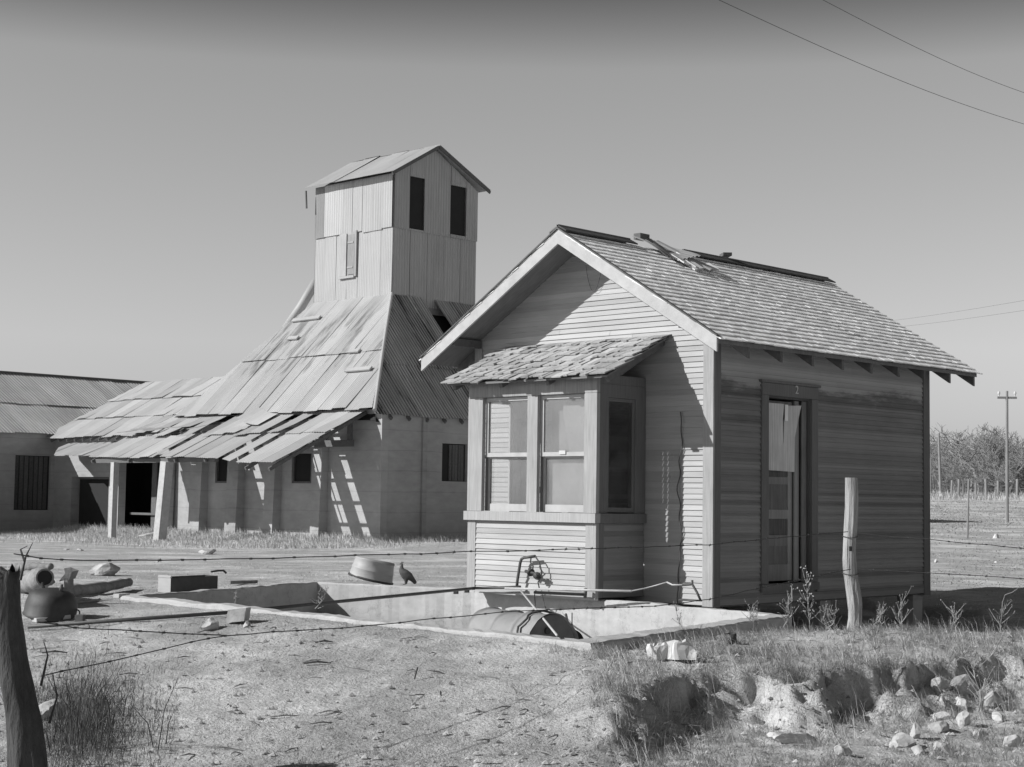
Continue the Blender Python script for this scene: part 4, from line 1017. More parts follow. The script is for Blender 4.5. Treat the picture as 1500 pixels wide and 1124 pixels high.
# steel drum lying in the tank
dax = Vector((1, -0.12, 0)).normalized()
end = onz(787+28, 915, 0.0); end = ondist(810, 947, 13.6)
drum = thing('steel_drum', (end.x-0.45, end.y, -0.44), 'ribbed steel drum lying on its side inside the concrete tank', 'drum')
RD = 0.262; L_ = 0.86
def axis_M(c, ax):
    z = Vector(ax).normalized(); x = z.cross(Vector((0,0,1))).normalized(); y = z.cross(x)
    m_ = Matrix((x, y, z)).transposed().to_4x4(); m_.translation = c; return m_
dM = axis_M(end - dax*L_, dax)
prof = []
for i in range(61):
    z = L_*i/60; rr_ = RD
    for zc in (0.0, L_*0.35, L_*0.68, L_): rr_ += 0.018*math.exp(-((z-zc)/0.016)**2)
    prof.append((rr_, z))
q = MB(); q.lathe(prof, dM, 40); q.build('drum_shell', M['drum'], drum, smooth=True, dent=0.016)
for nm_, z in (('drum_head', L_-0.02), ('drum_head', 0.02)):
    q = MB(); q.lathe([(RD-0.001, z), (0.0001, z)], dM, 40); q.build(nm_, M['drum_end'], drum)
q = MB(); q.lathe([(0.03, L_-0.019), (0.03, L_-0.005), (0.0001, L_-0.005)], dM @ Matrix.Translation((0.05, -0.13, 0)), 12); q.build('bung', M['iron'], drum)
q = MB(); pts = []
for k in range(14):
    a = -2.2+0.16*k; pts.append(dM @ Vector(((RD+0.025)*math.cos(a), (RD+0.025)*math.sin(a), L_*0.82+0.02*math.sin(k*1.7))))
q.tube(pts, 0.010, 6); q.build('wire_band', M['iron'], drum)
c = ondist(842, 934, 14.1)
q = MB(); q.lathe([(0.0001, 0), (0.085, 0), (0.105, 0.22), (0.1, 0.22), (0.08, 0.01), (0.0001, 0.01)], axis_M(c+Vector((-0.18,0.02,-0.1)), (1,-0.25,0.35)), 24)
bk = q.build('bucket', M['iron'], smooth=True); tag(bk, 'small dark bucket tipped against the end of the steel drum', 'bucket')

# upturned wash tub by the tank corner
c = onz(541, 856, 0.03)
tubM = Matrix.Translation((c.x, c.y, c.z)) @ Matrix.Rotation(R_(13), 4, Vector((FH[0], FH[1], 0)))
tub = thing('wash_tub', tuple(c), 'galvanised wash tub turned upside down beside the tank corner', 'tub')
tl_ = tubM @ Matrix.Translation((0,0,0.06))
q = MB(); q.lathe([(0.268, 0.02), (0.255, 0.10), (0.259, 0.106), (0.259, 0.118), (0.253, 0.124), (0.240, 0.215), (0.246, 0.225), (0.238, 0.236), (0.0001, 0.232)], tl_, 44)
q.lathe([(0.262, 0.0), (0.232, 0.21), (0.0001, 0.21)], tl_, 44); q.build('tub_body', M['tub'], tub, smooth=True, dent=0.018)
q = MB(); q.lathe([(0.262, 0.0), (0.275, -0.006), (0.283, 0.006), (0.277, 0.020), (0.266, 0.022)], tl_, 44); q.build('rim', M['iron'], tub, smooth=True)

# hen on the tank edge
def skinned(name, chains, mtl, sub=2):
    vs, es, rs = [], [], []
    idx = {}
    for ch in chains:
        prev = None
        for (p, r_) in ch:
            key = tuple(round(c_, 4) for c_ in p)
            if key not in idx: idx[key] = len(vs); vs.append(p); rs.append(r_)
            if prev is not None and prev != idx[key]: es.append((prev, idx[key]))
            prev = idx[key]
    me = bpy.data.meshes.new(name); me.from_pydata(vs, es, []); o = bpy.data.objects.new(name, me); COL.objects.link(o)
    md = o.modifiers.new('Skin', 'SKIN'); md.use_smooth_shade = True
    for i, sv in enumerate(me.skin_vertices[0].data):
        r_ = rs[i]; sv.radius = r_ if isinstance(r_, tuple) else (r_, r_); sv.use_root = (i == 0)
    sb = o.modifiers.new('Sub', 'SUBSURF'); sb.levels = sub; sb.render_levels = sub
    me.materials.append(mtl)
    bpy.context.view_layer.update(); dg = bpy.context.evaluated_depsgraph_get()
    m2 = bpy.data.meshes.new_from_object(o.evaluated_get(dg)); o.modifiers.clear(); o.data = m2; return o
hb = onz(597, 857, 0.05); hb = Vector((-3.98, -0.66, 0.052))
L1 = Vector((RH[0], RH[1], 0)); 
def hp(a, z, b_=0.0): p = L1*a + Vector((FH[0], FH[1], 0))*b_ + Vector((0,0,z)); return tuple(p)
hen = skinned('hen', [
    [(hp(0.0, 0.125), 0.062), (hp(-0.035, 0.15), 0.055), (hp(-0.052, 0.185), 0.032), (hp(-0.050, 0.215), 0.020), (hp(-0.045, 0.238), 0.020), (hp(-0.058, 0.248), 0.017), (hp(-0.074, 0.243), 0.006)],
    [(hp(0.0, 0.125), 0.062), (hp(0.045, 0.10), 0.050), (hp(0.085, 0.062), 0.030), (hp(0.125, 0.015), (0.012, 0.022))],
    [(hp(0.0, 0.125), 0.062), (hp(0.005, 0.06, -0.02), 0.022), (hp(0.0, 0.01, -0.022), 0.006), (hp(-0.03, 0.004, -0.024), 0.005)],
    [(hp(0.0, 0.125), 0.062), (hp(0.012, 0.06, 0.03), 0.022), (hp(0.012, 0.01, 0.03), 0.006), (hp(-0.02, 0.004, 0.03), 0.005)]], M['hen'], 2)
hen.location = hb; tag(hen, 'speckled dark hen standing on the tank edge beside the wash tub', 'hen'); ORG[hen.name] = hb
q = MB(); t0 = hb+Vector(hp(-0.043, 0.255)); q.prism([t0+L1*-0.016, t0+L1*0.016, t0+L1*0.017+Vector((0,0,0.018)), t0+L1*0.006+Vector((0,0,0.006)), t0+L1*-0.004+Vector((0,0,0.02)), t0+L1*-0.012+Vector((0,0,0.006))], Vector((FH[0]*0.006, FH[1]*0.006, 0)))
q.build('comb', M['darkwood'], hen)

# open metal box on the ground beyond the tank
b0 = Vector((-5.72, -2.62, zg(-5.5,-2.6))); 
bxo = thing('metal_box', tuple(b0), 'rusty open metal box lying on the ground beyond the tank', 'box')
c1 = onz(250, 869, 0.0); c0 = c1+Vector((-0.24, 0, 0)); c2 = c1+Vector((0, 0.62, 0))
hB = 0.20; q = MB(); zz0 = b0.z-0.01
P_ = [c0, c1, c2, c0+(c2-c1)]
q.add([(p.x, p.y, zz0) for p in P_]+[(p.x, p.y, zz0+hB+(0.01 if i > 1 else 0)) for i, p in enumerate(P_)], [(0,1,5,4), (1,2,6,5), (2,3,7,6), (3,0,4,7), (0,3,2,1)])
ce = sum(P_, Vector())/4
Q_ = [ce+(p-ce)*0.96 for p in P_]
q.add([(p.x, p.y, zz0+0.01) for p in Q_]+[(p.x, p.y, zz0+hB) for i, p in enumerate(Q_)], [(4,5,1,0), (5,6,2,1), (6,7,3,2), (7,4,0,3)])
q.build('box_shell', M['iron'], bxo)
q = MB(); q.bar((c0.x, c0.y, zz0+hB+0.006), (c1.x, c1.y, zz0+hB+0.006), 0.02, 0.012); 
nrm_ = (c1-c0).cross(Vector((0,0,1))).normalized()
q.add([c0+nrm_*0.004+Vector((0,0,0.0)), c1+nrm_*0.004, c1+nrm_*0.004+Vector((0,0,hB-0.01)), c0+nrm_*0.004+Vector((0,0,hB-0.01))], [(0,1,2,3)])
q.build('lit_side_panel', M['tub'], bxo)  # paler facing: the sunlit side of the box put into its colour
q = MB(); e_ = c2+Vector((0,0,hB)); q.tube([e_+(c1-c2)*0.15+Vector((0,0,0.02)), e_+Vector((0,0,0.03)), e_-(c1-c2)*0.12+Vector((0,0,0.03)), e_-(c1-c2)*0.18+Vector((0,0,0.0))], 0.012, 6); q.build('handle', M['iron'], bxo)

# iron wash pot tipped over by the left tree
c = gp(72, 907)
pot = thing('wash_pot', tuple(c), 'black iron wash pot tipped over near the left tree', 'pot')
pM = Matrix.Translation(c+Vector((0,0,0.0))) @ Matrix.Rotation(R_(9), 4, Vector((FH[0], FH[1], 0)))
q = MB(); q.lathe([(0.235, 0.0), (0.245, 0.012), (0.232, 0.03), (0.232, 0.12), (0.215, 0.20), (0.17, 0.245), (0.09, 0.268), (0.0001, 0.272)], pM, 36); q.build('pot_body', M['iron'], pot, smooth=True, dent=0.014)
q = MB(); ctr = c+L1*0.25+Vector((0,0,0.05)); q.tube([ctr+L1*(0.0+0.028*math.cos(t))+Vector((0,0,0.03*math.sin(t))) for t in np.linspace(0, 2*math.pi, 12)], 0.007, 6); q.build('handle', M['iron'], pot)
q = MB()
for k in range(3):
    a = 2.1*k; q.tube([pM @ Vector((0.10*math.cos(a), 0.10*math.sin(a), 0.26)), pM @ Vector((0.12*math.cos(a), 0.12*math.sin(a), 0.31))], [0.018, 0.012], 6)
q.build('foot', M['iron'], pot)

def log(name, p, q_, r0, r1, seed, label, mtl=None, hollow=False, kn=0.12, cat='log'):
    r = random.Random(seed); p, q_ = Vector(p), Vector(q_); n_ = 14; b = MB(); pts, rs = [], []
    for i in range(n_+1):
        t = i/n_; pts.append(p.lerp(q_, t)+Vector((0, 0, 0.05*(q_-p).length*kn*math.sin(t*5+seed)))+Vector((r.uniform(-1,1), r.uniform(-1,1), r.uniform(-1,1)))*r0*kn)
        rs.append((r0+(r1-r0)*t)*(1+r.uniform(-kn, kn)))
    b.tube(pts, rs, 12)
    if hollow: pass
    o = b.build(name, mtl or M['log'], smooth=True); tag(o, label, cat)
    if hollow:
        d = (pts[-1]-pts[-2]).normalized(); h = MB(); h.lathe([(rs[-1]*0.78, 0.004), (0.0001, -0.0)], axis_M(pts[-1], d), 16)
        h.build('hollow_end', M['black'], o); h = MB()
        h.lathe([(rs[-1]*1.0, 0.0), (rs[-1]*0.98, 0.012), (rs[-1]*0.8, 0.012), (rs[-1]*0.78, 0.0)], axis_M(pts[-1], d), 16); h.build('broken_rim', M['log'], o)
    return o
a = gp(98, 874); b_ = gp(187, 864)
log('log', a+Vector((0,0,0.05)), b_+Vector((0,0,0.065)), 0.07, 0.05, 3, 'dark crooked log lying between the wash pot and the tank')
a = gp(45, 868); b_ = Vector(ondist(66, 846, 15.6))
log('hollow_log', a+Vector((0,0,0.12))-L1*0.15, b_+Vector((0,0,-0.02)), 0.12, 0.10, 9, 'pale hollow log with a dark open end on the junk heap', M['log'], True)
log('log', Vector(ondist(22, 832, 16.4)), Vector(ondist(76, 830, 16.2)), 0.045, 0.035, 5, 'thin dark log across the top of the junk heap')
log('log', Vector(ondist(25, 836, 16.6)), Vector(ondist(58, 846, 16.0)), 0.05, 0.03, 6, 'short slanting log behind the hollow log')
log('log', gp(100, 889)+Vector((0,0,0.02)), gp(146, 882)+Vector((0,0,0.02)), 0.022, 0.015, 7, 'thin stick lying just right of the wash pot', cat='stick')
log('log', gp(30, 862)+Vector((0,0,0.06)), gp(75, 862)+Vector((0,0,0.10)), 0.09, 0.06, 12, 'thick log under the hollow log by the left edge')
q = MB(); a = Vector(ondist(86, 852, 15.9)); q.prism([a, a+L1*0.10+Vector((0,0,0.02)), a+L1*0.13+Vector((0,0,0.10)), a+L1*0.05+Vector((0,0,0.13)), a+L1*0.06+Vector((0,0,0.08))], Vector((0.02, 0.06, 0.01)))
q.prism([a+L1*0.06+Vector((0,0,-0.16)), a+L1*0.10+Vector((0,0,-0.16)), a+L1*0.09+Vector((0,0,0.03)), a+L1*0.05+Vector((0,0,0.03))], Vector((0.02, 0.05, 0)))
tag(q.build('broken_stump', M['log']), 'jagged broken stump standing behind the wash pot', 'stump')
q = MB(); a, b_ = gp(50, 912), gp(100, 908); q.bar(a+Vector((0,0,0.02)), b_+Vector((0,0,0.03)), 0.13, 0.035); tag(q.build('plank', M['barge']), 'short pale plank lying in front of the wash pot', 'plank')
q = MB(); c = gp(117, 913); q.obox(c+Vector((0,0,0.035)), L1*0.035, Vector((FH[0], FH[1], 0))*0.05, (0,0,0.035)); tag(q.build('brick', M['darkwood']), 'dark brick beside the pale plank', 'brick')
q = MB(); c = gp(124, 924); q.obox(c+Vector((0,0,0.015)), L1*0.04, Vector((FH[0], FH[1], 0))*0.03, (0,0,0.018)); tag(q.build('brick', M['rock']), 'small pale brick fragment lying under the water pipe', 'brick')
q = MB(); a, b_ = gp(335, 857), gp(375, 856); q.bar(a+Vector((0,0,0.03)), b_+Vector((0,0,0.03)), 0.05, 0.04); tag(q.build('timber', M['log']), 'old timber offcut lying behind the left tank wall', 'timber')
q = MB(); a, b_ = gp(170, 876), gp(186, 875); q.bar(a+Vector((0,0,0.02)), b_+Vector((0,0,0.02)), 0.08, 0.04); tag(q.build('plank', M['barge']), 'small board scrap by the end of the crooked log', 'plank')

# stones and blocks
rock(gp(307, 924), (0.115, 0.09, 0.085), 4, label='pale pointed stone lying near the water pipe', name='stone')
bl = MB(); c = gp(349, 914); q = Vector((0.6, 0.8, 0)); bl.obox(c+Vector((0,0,0.07)), Vector((0.03,-0.05,0)), Vector((0.06,0.05,0.01)), (0.0,0.01,0.055)); o = bl.build('concrete_block', M['rock']); tag(o, 'square concrete block beside the pale pointed stone', 'block')
rock(gp(362, 918), (0.06, 0.05, 0.035), 14, label='small flat stone leaning on the concrete block', name='stone')
for k, (px, py, sx, lab) in enumerate(((303, 812, 0.30, 'crumpled grey lump in the far grass before the gin'), (218, 788, 0.5, 'pale heap of earth near the gin doorway'), (152, 843, 0.34, 'low pale mound beyond the crooked log'), (118, 807, 0.12, 'small white stone in the far grass at the left'), (97, 806, 0.13, 'dark clod in the far grass at the left'))):
    rock(gp(px, py), (sx, sx*0.8, sx*0.35), 30+k, label=lab, name='stone')
for k, (px, py, sx, lab) in enumerate(((1371, 824, 0.06, 'white stone in the field nearer the house wall'), (1459, 825, 0.05, 'white stone in the field near the right edge'), (1459, 789, 0.12, 'white stone farther out in the field'))):
    rock(gp(px, py), (sx, sx, sx*0.8), 50+k, label=lab, name='stone', mtl=M['paper'])
RK = [(1172, 1084, 0.20, 0.13, 0.05, 'long flat slab of pale rock at the bottom'), (1142, 1078, 0.10, 0.08, 0.045, 'rounded pale rock joined to the flat slab'), (1232, 1098, 0.07, 0.06, 0.05, 'small dark-sided rock right of the slab'),
      (1318, 1088, 0.105, 0.09, 0.07, 'rounded rock low between the slab and the rubble'), (1412, 1010, 0.12, 0.07, 0.10, 'largest leaning rock at the top of the rubble'), (1375, 1008, 0.10, 0.07, 0.06, 'flat rock at the upper left of the rubble'),
      (1381, 1030, 0.045, 0.04, 0.05, 'small white block standing in the rubble'), (1408, 1030, 0.09, 0.07, 0.06, 'dark-sided rock beside the white block'), (1340, 1072, 0.065, 0.05, 0.075, 'upright pointed rock at the left of the rubble'),
      (1378, 1066, 0.085, 0.07, 0.06, 'pale rock in the middle of the rubble'), (1412, 1056, 0.07, 0.06, 0.08, 'tall pale rock right of the middle of the rubble'), (1435, 1072, 0.06, 0.05, 0.045, 'small rock at the right foot of the rubble'),
      (1462, 1052, 0.07, 0.06, 0.06, 'rock at the right edge of the rubble'), (1452, 1030, 0.09, 0.08, 0.08, 'broad rock near the right edge above the rubble'), (1380, 1092, 0.08, 0.07, 0.05, 'dark hollow rock at the bottom of the rubble'), (1345, 1096, 0.05, 0.045, 0.04, 'little rock under the pointed one'), (1480, 1085, 0.08, 0.06, 0.06, 'rock in the lower right corner'), (1378, 1048, 0.09, 0.06, 0.04, 'thin ledge of rock below the white block')]
for k, (px, py, a, b_, c_, lab) in enumerate(RK):
    rock(gp(px, py+8), (a, b_, c_), 60+k, label=lab, name='rock', group='rocks along the foot of the bank', mtl=M['paper'] if 'white' in lab else M['rock'])

# tin can and paper sack
c = gp(1072, 944); q = MB(); q.lathe([(0.0001, 0.0), (0.042, 0.0), (0.042, 0.085), (0.038, 0.085), (0.037, 0.01), (0.0001, 0.01)], Matrix.Translation(c+Vector((0,0,0.0))) @ Matrix.Rotation(R_(8), 4, 'X'), 20)
tag(q.build('tin_can', M['iron'], smooth=True), 'rusty tin can upright on the ground right of the paper sack', 'can')
c = gp(983, 968); q = MB(); r = random.Random(17); nu, nv = 14, 9; vs, fs = [], []
for i in range(nu+1):
    for j in range(nv+1):
        u, v = i/nu, j/nv
        h = 0.17*(math.sin(math.pi*min(1, v*1.1))**0.6)*(0.75+0.35*mnoise.noise((u*3.1, v*2, 2.2)))*(0.85 if u < 0.9 else 0.6)
        cr = 0.045*abs(mnoise.noise((u*6, v*5, 7.1)))+0.03*mnoise.noise((u*11, v*9, 1.1))
        p = c + L1*(-0.17+u*0.34+0.04*mnoise.noise((v*3, u*3, 4))) + Vector((FH[0], FH[1], 0))*(-0.07+v*0.16+0.03*mnoise.noise((u*4, v*4, 9))) + Vector((0,0, max(0.0, h+cr)*(0.9 if 0 < v < 1 else 0.1)))
        vs.append(p)
for i in range(nu):
    for j in range(nv): a = i*(nv+1)+j; fs.append((a, a+nv+1, a+nv+2, a+1))
q.add(vs, fs); tag(q.build('paper_sack', M['paper']), 'crumpled white paper sack on the grass in front of the tank', 'sack')

# ------------------------------------------------------------------ pipes at the bay
yP = -0.90
pe = ony(692, 862, yP); pm = gp(330, 903, 0.03); ps = gp(40, 924, 0.03)
q = MB(); q.tube([ps, pm, pm.lerp(pe, 0.35)+Vector((0,0,0.0)), pe, ony(735, 861, yP), ony(762, 860, yP)], 0.017, 8)
wp = q.build('water_pipe', M['pipe'], smooth=True); tag(wp, 'long thin iron pipe running over the yard to the bay window', 'pipe')
for (px, py) in ((668, 867), (684, 865)):
    q = MB(); a = ony(px, py, yP); q.obox(a, L1*0.02, (0,0.012,0), (0,0,0.026)); q.build('coupling', M['pipe'], wp)
sp = thing('standpipe', tuple(ony(757, 860, yP)), 'bent iron standpipe with a tap dangling on chains before the bay', 'standpipe')
q = MB(); q.tube([ony(757, 861, yP), ony(758, 850, yP), ony(762, 825, yP), ony(764, 819, yP), ony(768, 817, yP), ony(784, 815, yP)], 0.016, 8); q.build('pipe', M['pipe'], sp, smooth=True)
q = MB(); q.tube([ony(778, 816, yP), ony(777, 824, yP), ony(781, 830, yP-0.02), ony(780, 836, yP)], 0.008, 6); q.tube([ony(784, 815, yP), ony(790, 824, yP), ony(793, 836, yP), ony(793, 843, yP)], 0.008, 6); q.tube([ony(793, 845, yP), ony(788, 853, yP-.01), ony(790, 862, yP)], 0.007, 6); q.build('chain', M['wire'], sp)
q = MB(); tM = axis_M(ony(777, 838, yP), (0.6, -0.3, -0.3)); q.lathe([(0.0001, -0.03), (0.03, -0.02), (0.045, 0.01), (0.04, 0.03), (0.0001, 0.03)], tM, 14); q.tube([ony(770, 837, yP), ony(790, 842, yP-0.04)], [0.018, 0.014], 8)
q.lathe([(0.0001, -0.03), (0.03, -0.02), (0.045, 0.02), (0.0001, 0.04)], axis_M(ony(787, 843, yP-0.01), (0.2, -0.6, -0.5)), 14); q.build('tap', M['iron'], sp, smooth=True)
q = MB(); q.tube([ony(740, 862, yP-0.03), ony(925, 866, yP-0.12)], 0.012, 8); q.tube([ony(925, 866, yP-0.12), ony(945, 862, -0.85), ony(960, 858, -0.8), ony(977, 853, -0.8)], 0.007, 6); q.tube([ony(977, 853, -0.8), ony(985, 857, -0.8), ony(1000, 857, -0.8)], 0.009, 6)
tag(q.build('water_pipe', M['pipe_light'], smooth=True), 'pale thin pipe running right from the standpipe across the bay', 'pipe')
q = MB(); q.tube([ony(783, 868, yP+0.01), ony(856, 871, yP+0.01)], 0.017, 8); q.tube([ony(858, 862, yP+0.005), ony(857, 876, yP+0.005)], 0.018, 8)
tag(q.build('water_pipe', M['pipe'], smooth=True), 'short dark iron pipe clamped along the foot of the bay', 'pipe')
q = MB(); q.tube([ony(1000, 857, -0.8), ony(1012, 856, -0.78), ony(1014, 855, -0.78)], 0.014, 8); q.tube([ony(1014, 850, -0.78), ony(1014, 856, -0.78), ony(1021, 868, -0.78), ony(1026, 879, -0.78)], 0.012, 8); q.tube([ony(995, 879, -0.80), ony(1028, 880, -0.80)], 0.010, 6)
tag(q.build('bent_pipe', M['pipe'], smooth=True), 'bent dark pipe end near the house corner', 'pipe')
q = MB(); q.tube([ony(763, 866, yP-0.01), onz(816, 931, 0.075)], 0.0095, 8); tag(q.build('propping_rod', M['pipe_light'], smooth=True), 'pale straight rod slanting from the standpipe to the near tank rim', 'rod')
q = MB(); q.tube([ony(786, 862, yP), ony(783, 872, yP+0.02), ony(784, 885, yP+0.05), ony(783, 900, -1.1)], 0.006, 5); q.tube([ony(793, 862, yP), ony(796, 880, yP+0.05), ony(800, 893, -1.0)], 0.004, 5)
tag(q.build('dangling_rope', M['wire']), 'thin rope ends dangling below the bay into the tank', 'rope')
q = MB(); a = ondist(829, 900, 14.6); q.tube([a, ondist(831, 910, 14.5), ondist(836, 920, 14.3), ondist(840, 926, 14.2)], 0.012, 6); q.tube([ondist(838, 898, 14.6), ondist(838, 922, 14.4)], 0.006, 5)
tag(q.build('bent_rod', M['pipe']), 'bent iron rods leaning over the bucket in the tank', 'rod')

# ------------------------------------------------------------------ fence: post, tree, wires
pc = gp(1250, 924)
r = random.Random(2); q = MB(); pts, rs = [], []
for i in range(22):
    t = i/21; py = 928-t*228; px = 1250 - 6*t - 3*math.sin(t*5.0)*t + 4*(1-t)*math.sin(t*9) ; p = ondist(px, py, 13.62); p = Vector(p); pts.append(p); rs.append(0.062-0.012*t+r.uniform(-0.003, 0.003))
post = thing('fence_post', tuple(pc), 'tall crooked grey fence post in front of the clapboard house', 'fence post')
# knobbly shaft with lengthwise ridges
vs, fs = [], []; nn = 18
for i, p in enumerate(pts):
    for j in range(nn):
        a = 2*math.pi*j/nn; k = 1+0.13*mnoise.noise((math.cos(a)*2.5, math.sin(a)*2.5, i*0.12))+0.05*mnoise.noise((math.cos(a)*8, math.sin(a)*8, i*0.3))
        vs.append(p+Vector((math.cos(a)*rs[i]*k, math.sin(a)*rs[i]*k, 0)))
for i in range(len(pts)-1):
    for j in range(nn): fs.append((i*nn+j, i*nn+(j+1)%nn, (i+1)*nn+(j+1)%nn, (i+1)*nn+j))
fs.append(tuple((len(pts)-1)*nn+j for j in range(nn)))
q.add(vs, fs); q.build('shaft', M['post'], post)
q = MB(); k = ondist(1246, 804, 13.55); q.obox(Vector(k), L1*0.012, (0.004,-0.004,0), (0,0,0.02)); q.build('knot_hole', M['black'], post)
for zpx in (779, 833):
    q = MB(); i0 = int((928-zpx)/228*21); p = pts[i0]; q.tube([p+Vector((math.cos(a)*(rs[i0]+0.008), math.sin(a)*(rs[i0]+0.008), 0.006*math.sin(a*2))) for a in np.linspace(0, 2*math.pi, 20)], 0.0035, 5); q.build('wire_loop', M['wire'], post)

tb = gp(38, 1090); q = MB(); vs, fs = [], []; nn, ni = 26, 34
A0 = Vector(ondist(42, 1190, 8.5)); A1 = Vector(ondist(9, 838, 8.7))
for i in range(ni+1):
    t = i/ni; c = A0.lerp(A1, t)+L1*(0.02*math.sin(t*6)); rr_ = 0.096*(1-t)+0.076*t+0.02*(1-t)**6
    for j in range(nn):
        a = 2*math.pi*j/nn; k = 1+0.16*mnoise.noise((math.cos(a)*2, math.sin(a)*2, t*3))+0.08*mnoise.noise((math.cos(a)*6, math.sin(a)*6, t*7))
        zz = c.z + (0.06*mnoise.noise((math.cos(a)*3, math.sin(a)*3, 9)) if i == ni else 0)
        vs.append((c.x+math.cos(a)*rr_*k, c.y+math.sin(a)*rr_*k, zz))
for i in range(ni):
    for j in range(nn): fs.append((i*nn+j, i*nn+(j+1)%nn, (i+1)*nn+(j+1)%nn, (i+1)*nn+j))
fs.append(tuple(ni*nn+j for j in range(nn)))
q.add(vs, fs); trk = q.build('tree_stump', M['bark'], smooth=True); tag(trk, 'rough dark tree trunk serving as a fence post at the left edge', 'tree trunk')
q = MB()
for (p0, p1, p2) in (((30, 850), (38, 815), (48, 795)), ((36, 822), (30, 805), (40, 800)), ((60, 1005), (70, 960), (64, 940)), ((72, 1060), (84, 1020), (76, 985))):
    q.tube([ondist(*p0, 8.62), ondist(*p1, 8.66), ondist(*p2, 8.6)], [0.008, 0.005, 0.002], 5)
q.build('twig', M['bark'], trk)

tS, tD = SD(A0.x, A0.y); pS, pD = SD(pc.x, pc.y)
def fence_pt(px, py, P0=None, P1=None):
    # point of the upright plane through the trunk and the post
    a = np.array(P0 if P0 is not None else [A0.x, A0.y]); b_ = np.array(P1 if P1 is not None else [pc.x, pc.y]); n2 = np.array([-(b_-a)[1], (b_-a)[0]])
    d = ray(px, py); t = ((a-CAM[:2])@n2)/(d[:2]@n2); return Vector(CAM+d*t)
def barbed(name, pxs, label, P0=None, P1=None, rad=0.0032, seed=0, barbs=True, group='barbed wires of the near fence'):
    r = random.Random(seed); P = [fence_pt(*p, P0, P1) for p in pxs]; q = MB(); pts = []
    for a, b_ in zip(P, P[1:]):
        n_ = max(2, int((b_-a).length/0.12))
        for k in range(n_): pts.append(a.lerp(b_, k/n_)+Vector((0,0, r.uniform(-1,1)*0.003)))
    pts.append(P[-1]); q.tube(pts, rad, 5)
    if barbs:
        for k in range(1, len(pts)-1):
            if k % 1 == 0 and r.random() < 0.85:
                p = pts[k]; d = (pts[k+1]-p).normalized(); a = r.uniform(0, 3.14); s_ = Vector((0,0,1)) if r.random() < 0.5 else d.cross(Vector((0,0,1)))
                q.tube([p-d*0.007-(s_*math.cos(a)+d*0.4)*0.012, p, p+(s_*math.cos(a)+d*0.4)*0.012], 0.0022, 4)
                q.tube([p-d*0.009, p+d*0.009], rad*1.9, 5)
    o = q.build(name, M['wire']); tag(o, label, 'wire', group); return o
barbed('barbed_wire', [(20, 812), (60, 818), (120, 821), (200, 821), (300, 820), (400, 818), (520, 814), (640, 811), (690, 808), (770, 807), (867, 804), (960, 801), (1040, 798), (1140, 788), (1242, 779)], 'top strand of barbed wire from the left tree to the crooked post')
barbed('barbed_wire', [(60, 990), (120, 978), (200, 960), (280, 941), (330, 931), (400, 926), (470, 922), (560, 915), (660, 904), (760, 895), (860, 891), (960, 888), (1040, 878), (1140, 856), (1246, 834)], 'middle strand of barbed wire sagging across the yard', seed=1)
barbed('barbed_wire', [(55, 912), (110, 919), (170, 923), (240, 927), (330, 931)], 'short strand joining the sagging barbed wire at the left', seed=2)
q2 = XY(4.9, 13.2)
barbed('barbed_wire', [(1256, 781), (1300, 786), (1360, 790), (1420, 796), (1520, 805)], 'top strand of barbed wire right of the crooked post', (pc.x, pc.y), q2, seed=3)
barbed('barbed_wire', [(1258, 834), (1300, 836), (1360, 839), (1420, 843), (1520, 849)], 'lower strand of barbed wire right of the crooked post', (pc.x, pc.y), q2, seed=4)
q = MB(); q.tube([Vector(gp(1360, 789, 0.03)), gp(1385, 791, 0.03), gp(1420, 797, 0.03), gp(1520, 806, 0.03)], 0.012, 6) if False else None

# ------------------------------------------------------------------ weeds, bush, sticks
def weed(name, base, h, seed, label, mtl=None, nbr=7, spread=0.35, head=0.012, cat='weed', stems=1):
    r = random.Random(seed); q = MB(); base = Vector(base)
    hd = MB()
    for s_ in range(stems):
        lean = Vector((r.uniform(-1,1), r.uniform(-1,1), 0))*0.22*h; pts = [base+Vector((r.uniform(-1,1), r.uniform(-1,1), 0))*0.03*(stems > 1)+lean*(t*t)+Vector((0,0,h*t*r.uniform(0.97, 1.0)))+Vector((r.uniform(-1,1), r.uniform(-1,1), 0))*0.008 for t in [i/6 for i in range(7)]]
        q.tube(pts, [0.006*(1-0.7*i/6) for i in range(7)], 5)
        for k in range(nbr):
            i = r.randint(2, 6); p = pts[i]; d = Vector((r.uniform(-1,1), r.uniform(-1,1), r.uniform(0.6, 1.6))).normalized()*h*spread*r.uniform(0.4, 1.0)
            e = p+d+Vector((r.uniform(-.02,.02), r.uniform(-.02,.02), 0)); q.tube([p, p+d*0.5+Vector((0,0,-0.01)), e], [0.0035, 0.0025, 0.0015], 4)
            for m_ in range(4):
                c = e+Vector((r.gauss(0,1), r.gauss(0,1), r.gauss(0,1)))*head*1.2
                a = Vector((r.gauss(0,1), r.gauss(0,1), r.gauss(0,1))).normalized()*head; b_ = a.cross(Vector((r.gauss(0,1), r.gauss(0,1), r.gauss(0,1)))).normalized()*head*0.6
                hd.add([c-a, c+b_, c+a, c-b_], [(0,1,2,3)], r.uniform(-0.3, 0.3))
    o = thing(name, tuple(base), label, cat); q.build('stem', mtl or M['weed'], o); hd.build('seed_head', mtl or M['weed'], o); return o
d_ = ray(1186, 906); t_ = 14.3/(d_[0]*FH[0]+d_[1]*FH[1]); X, Y = CAM[0]+d_[0]*t_, CAM[1]+d_[1]*t_
weed('weed', Vector((X, Y, zg(X, Y))), 0.48, 1, 'tall pale weed with a broom-like head by the house wall', nbr=24, spread=0.30, head=0.011)
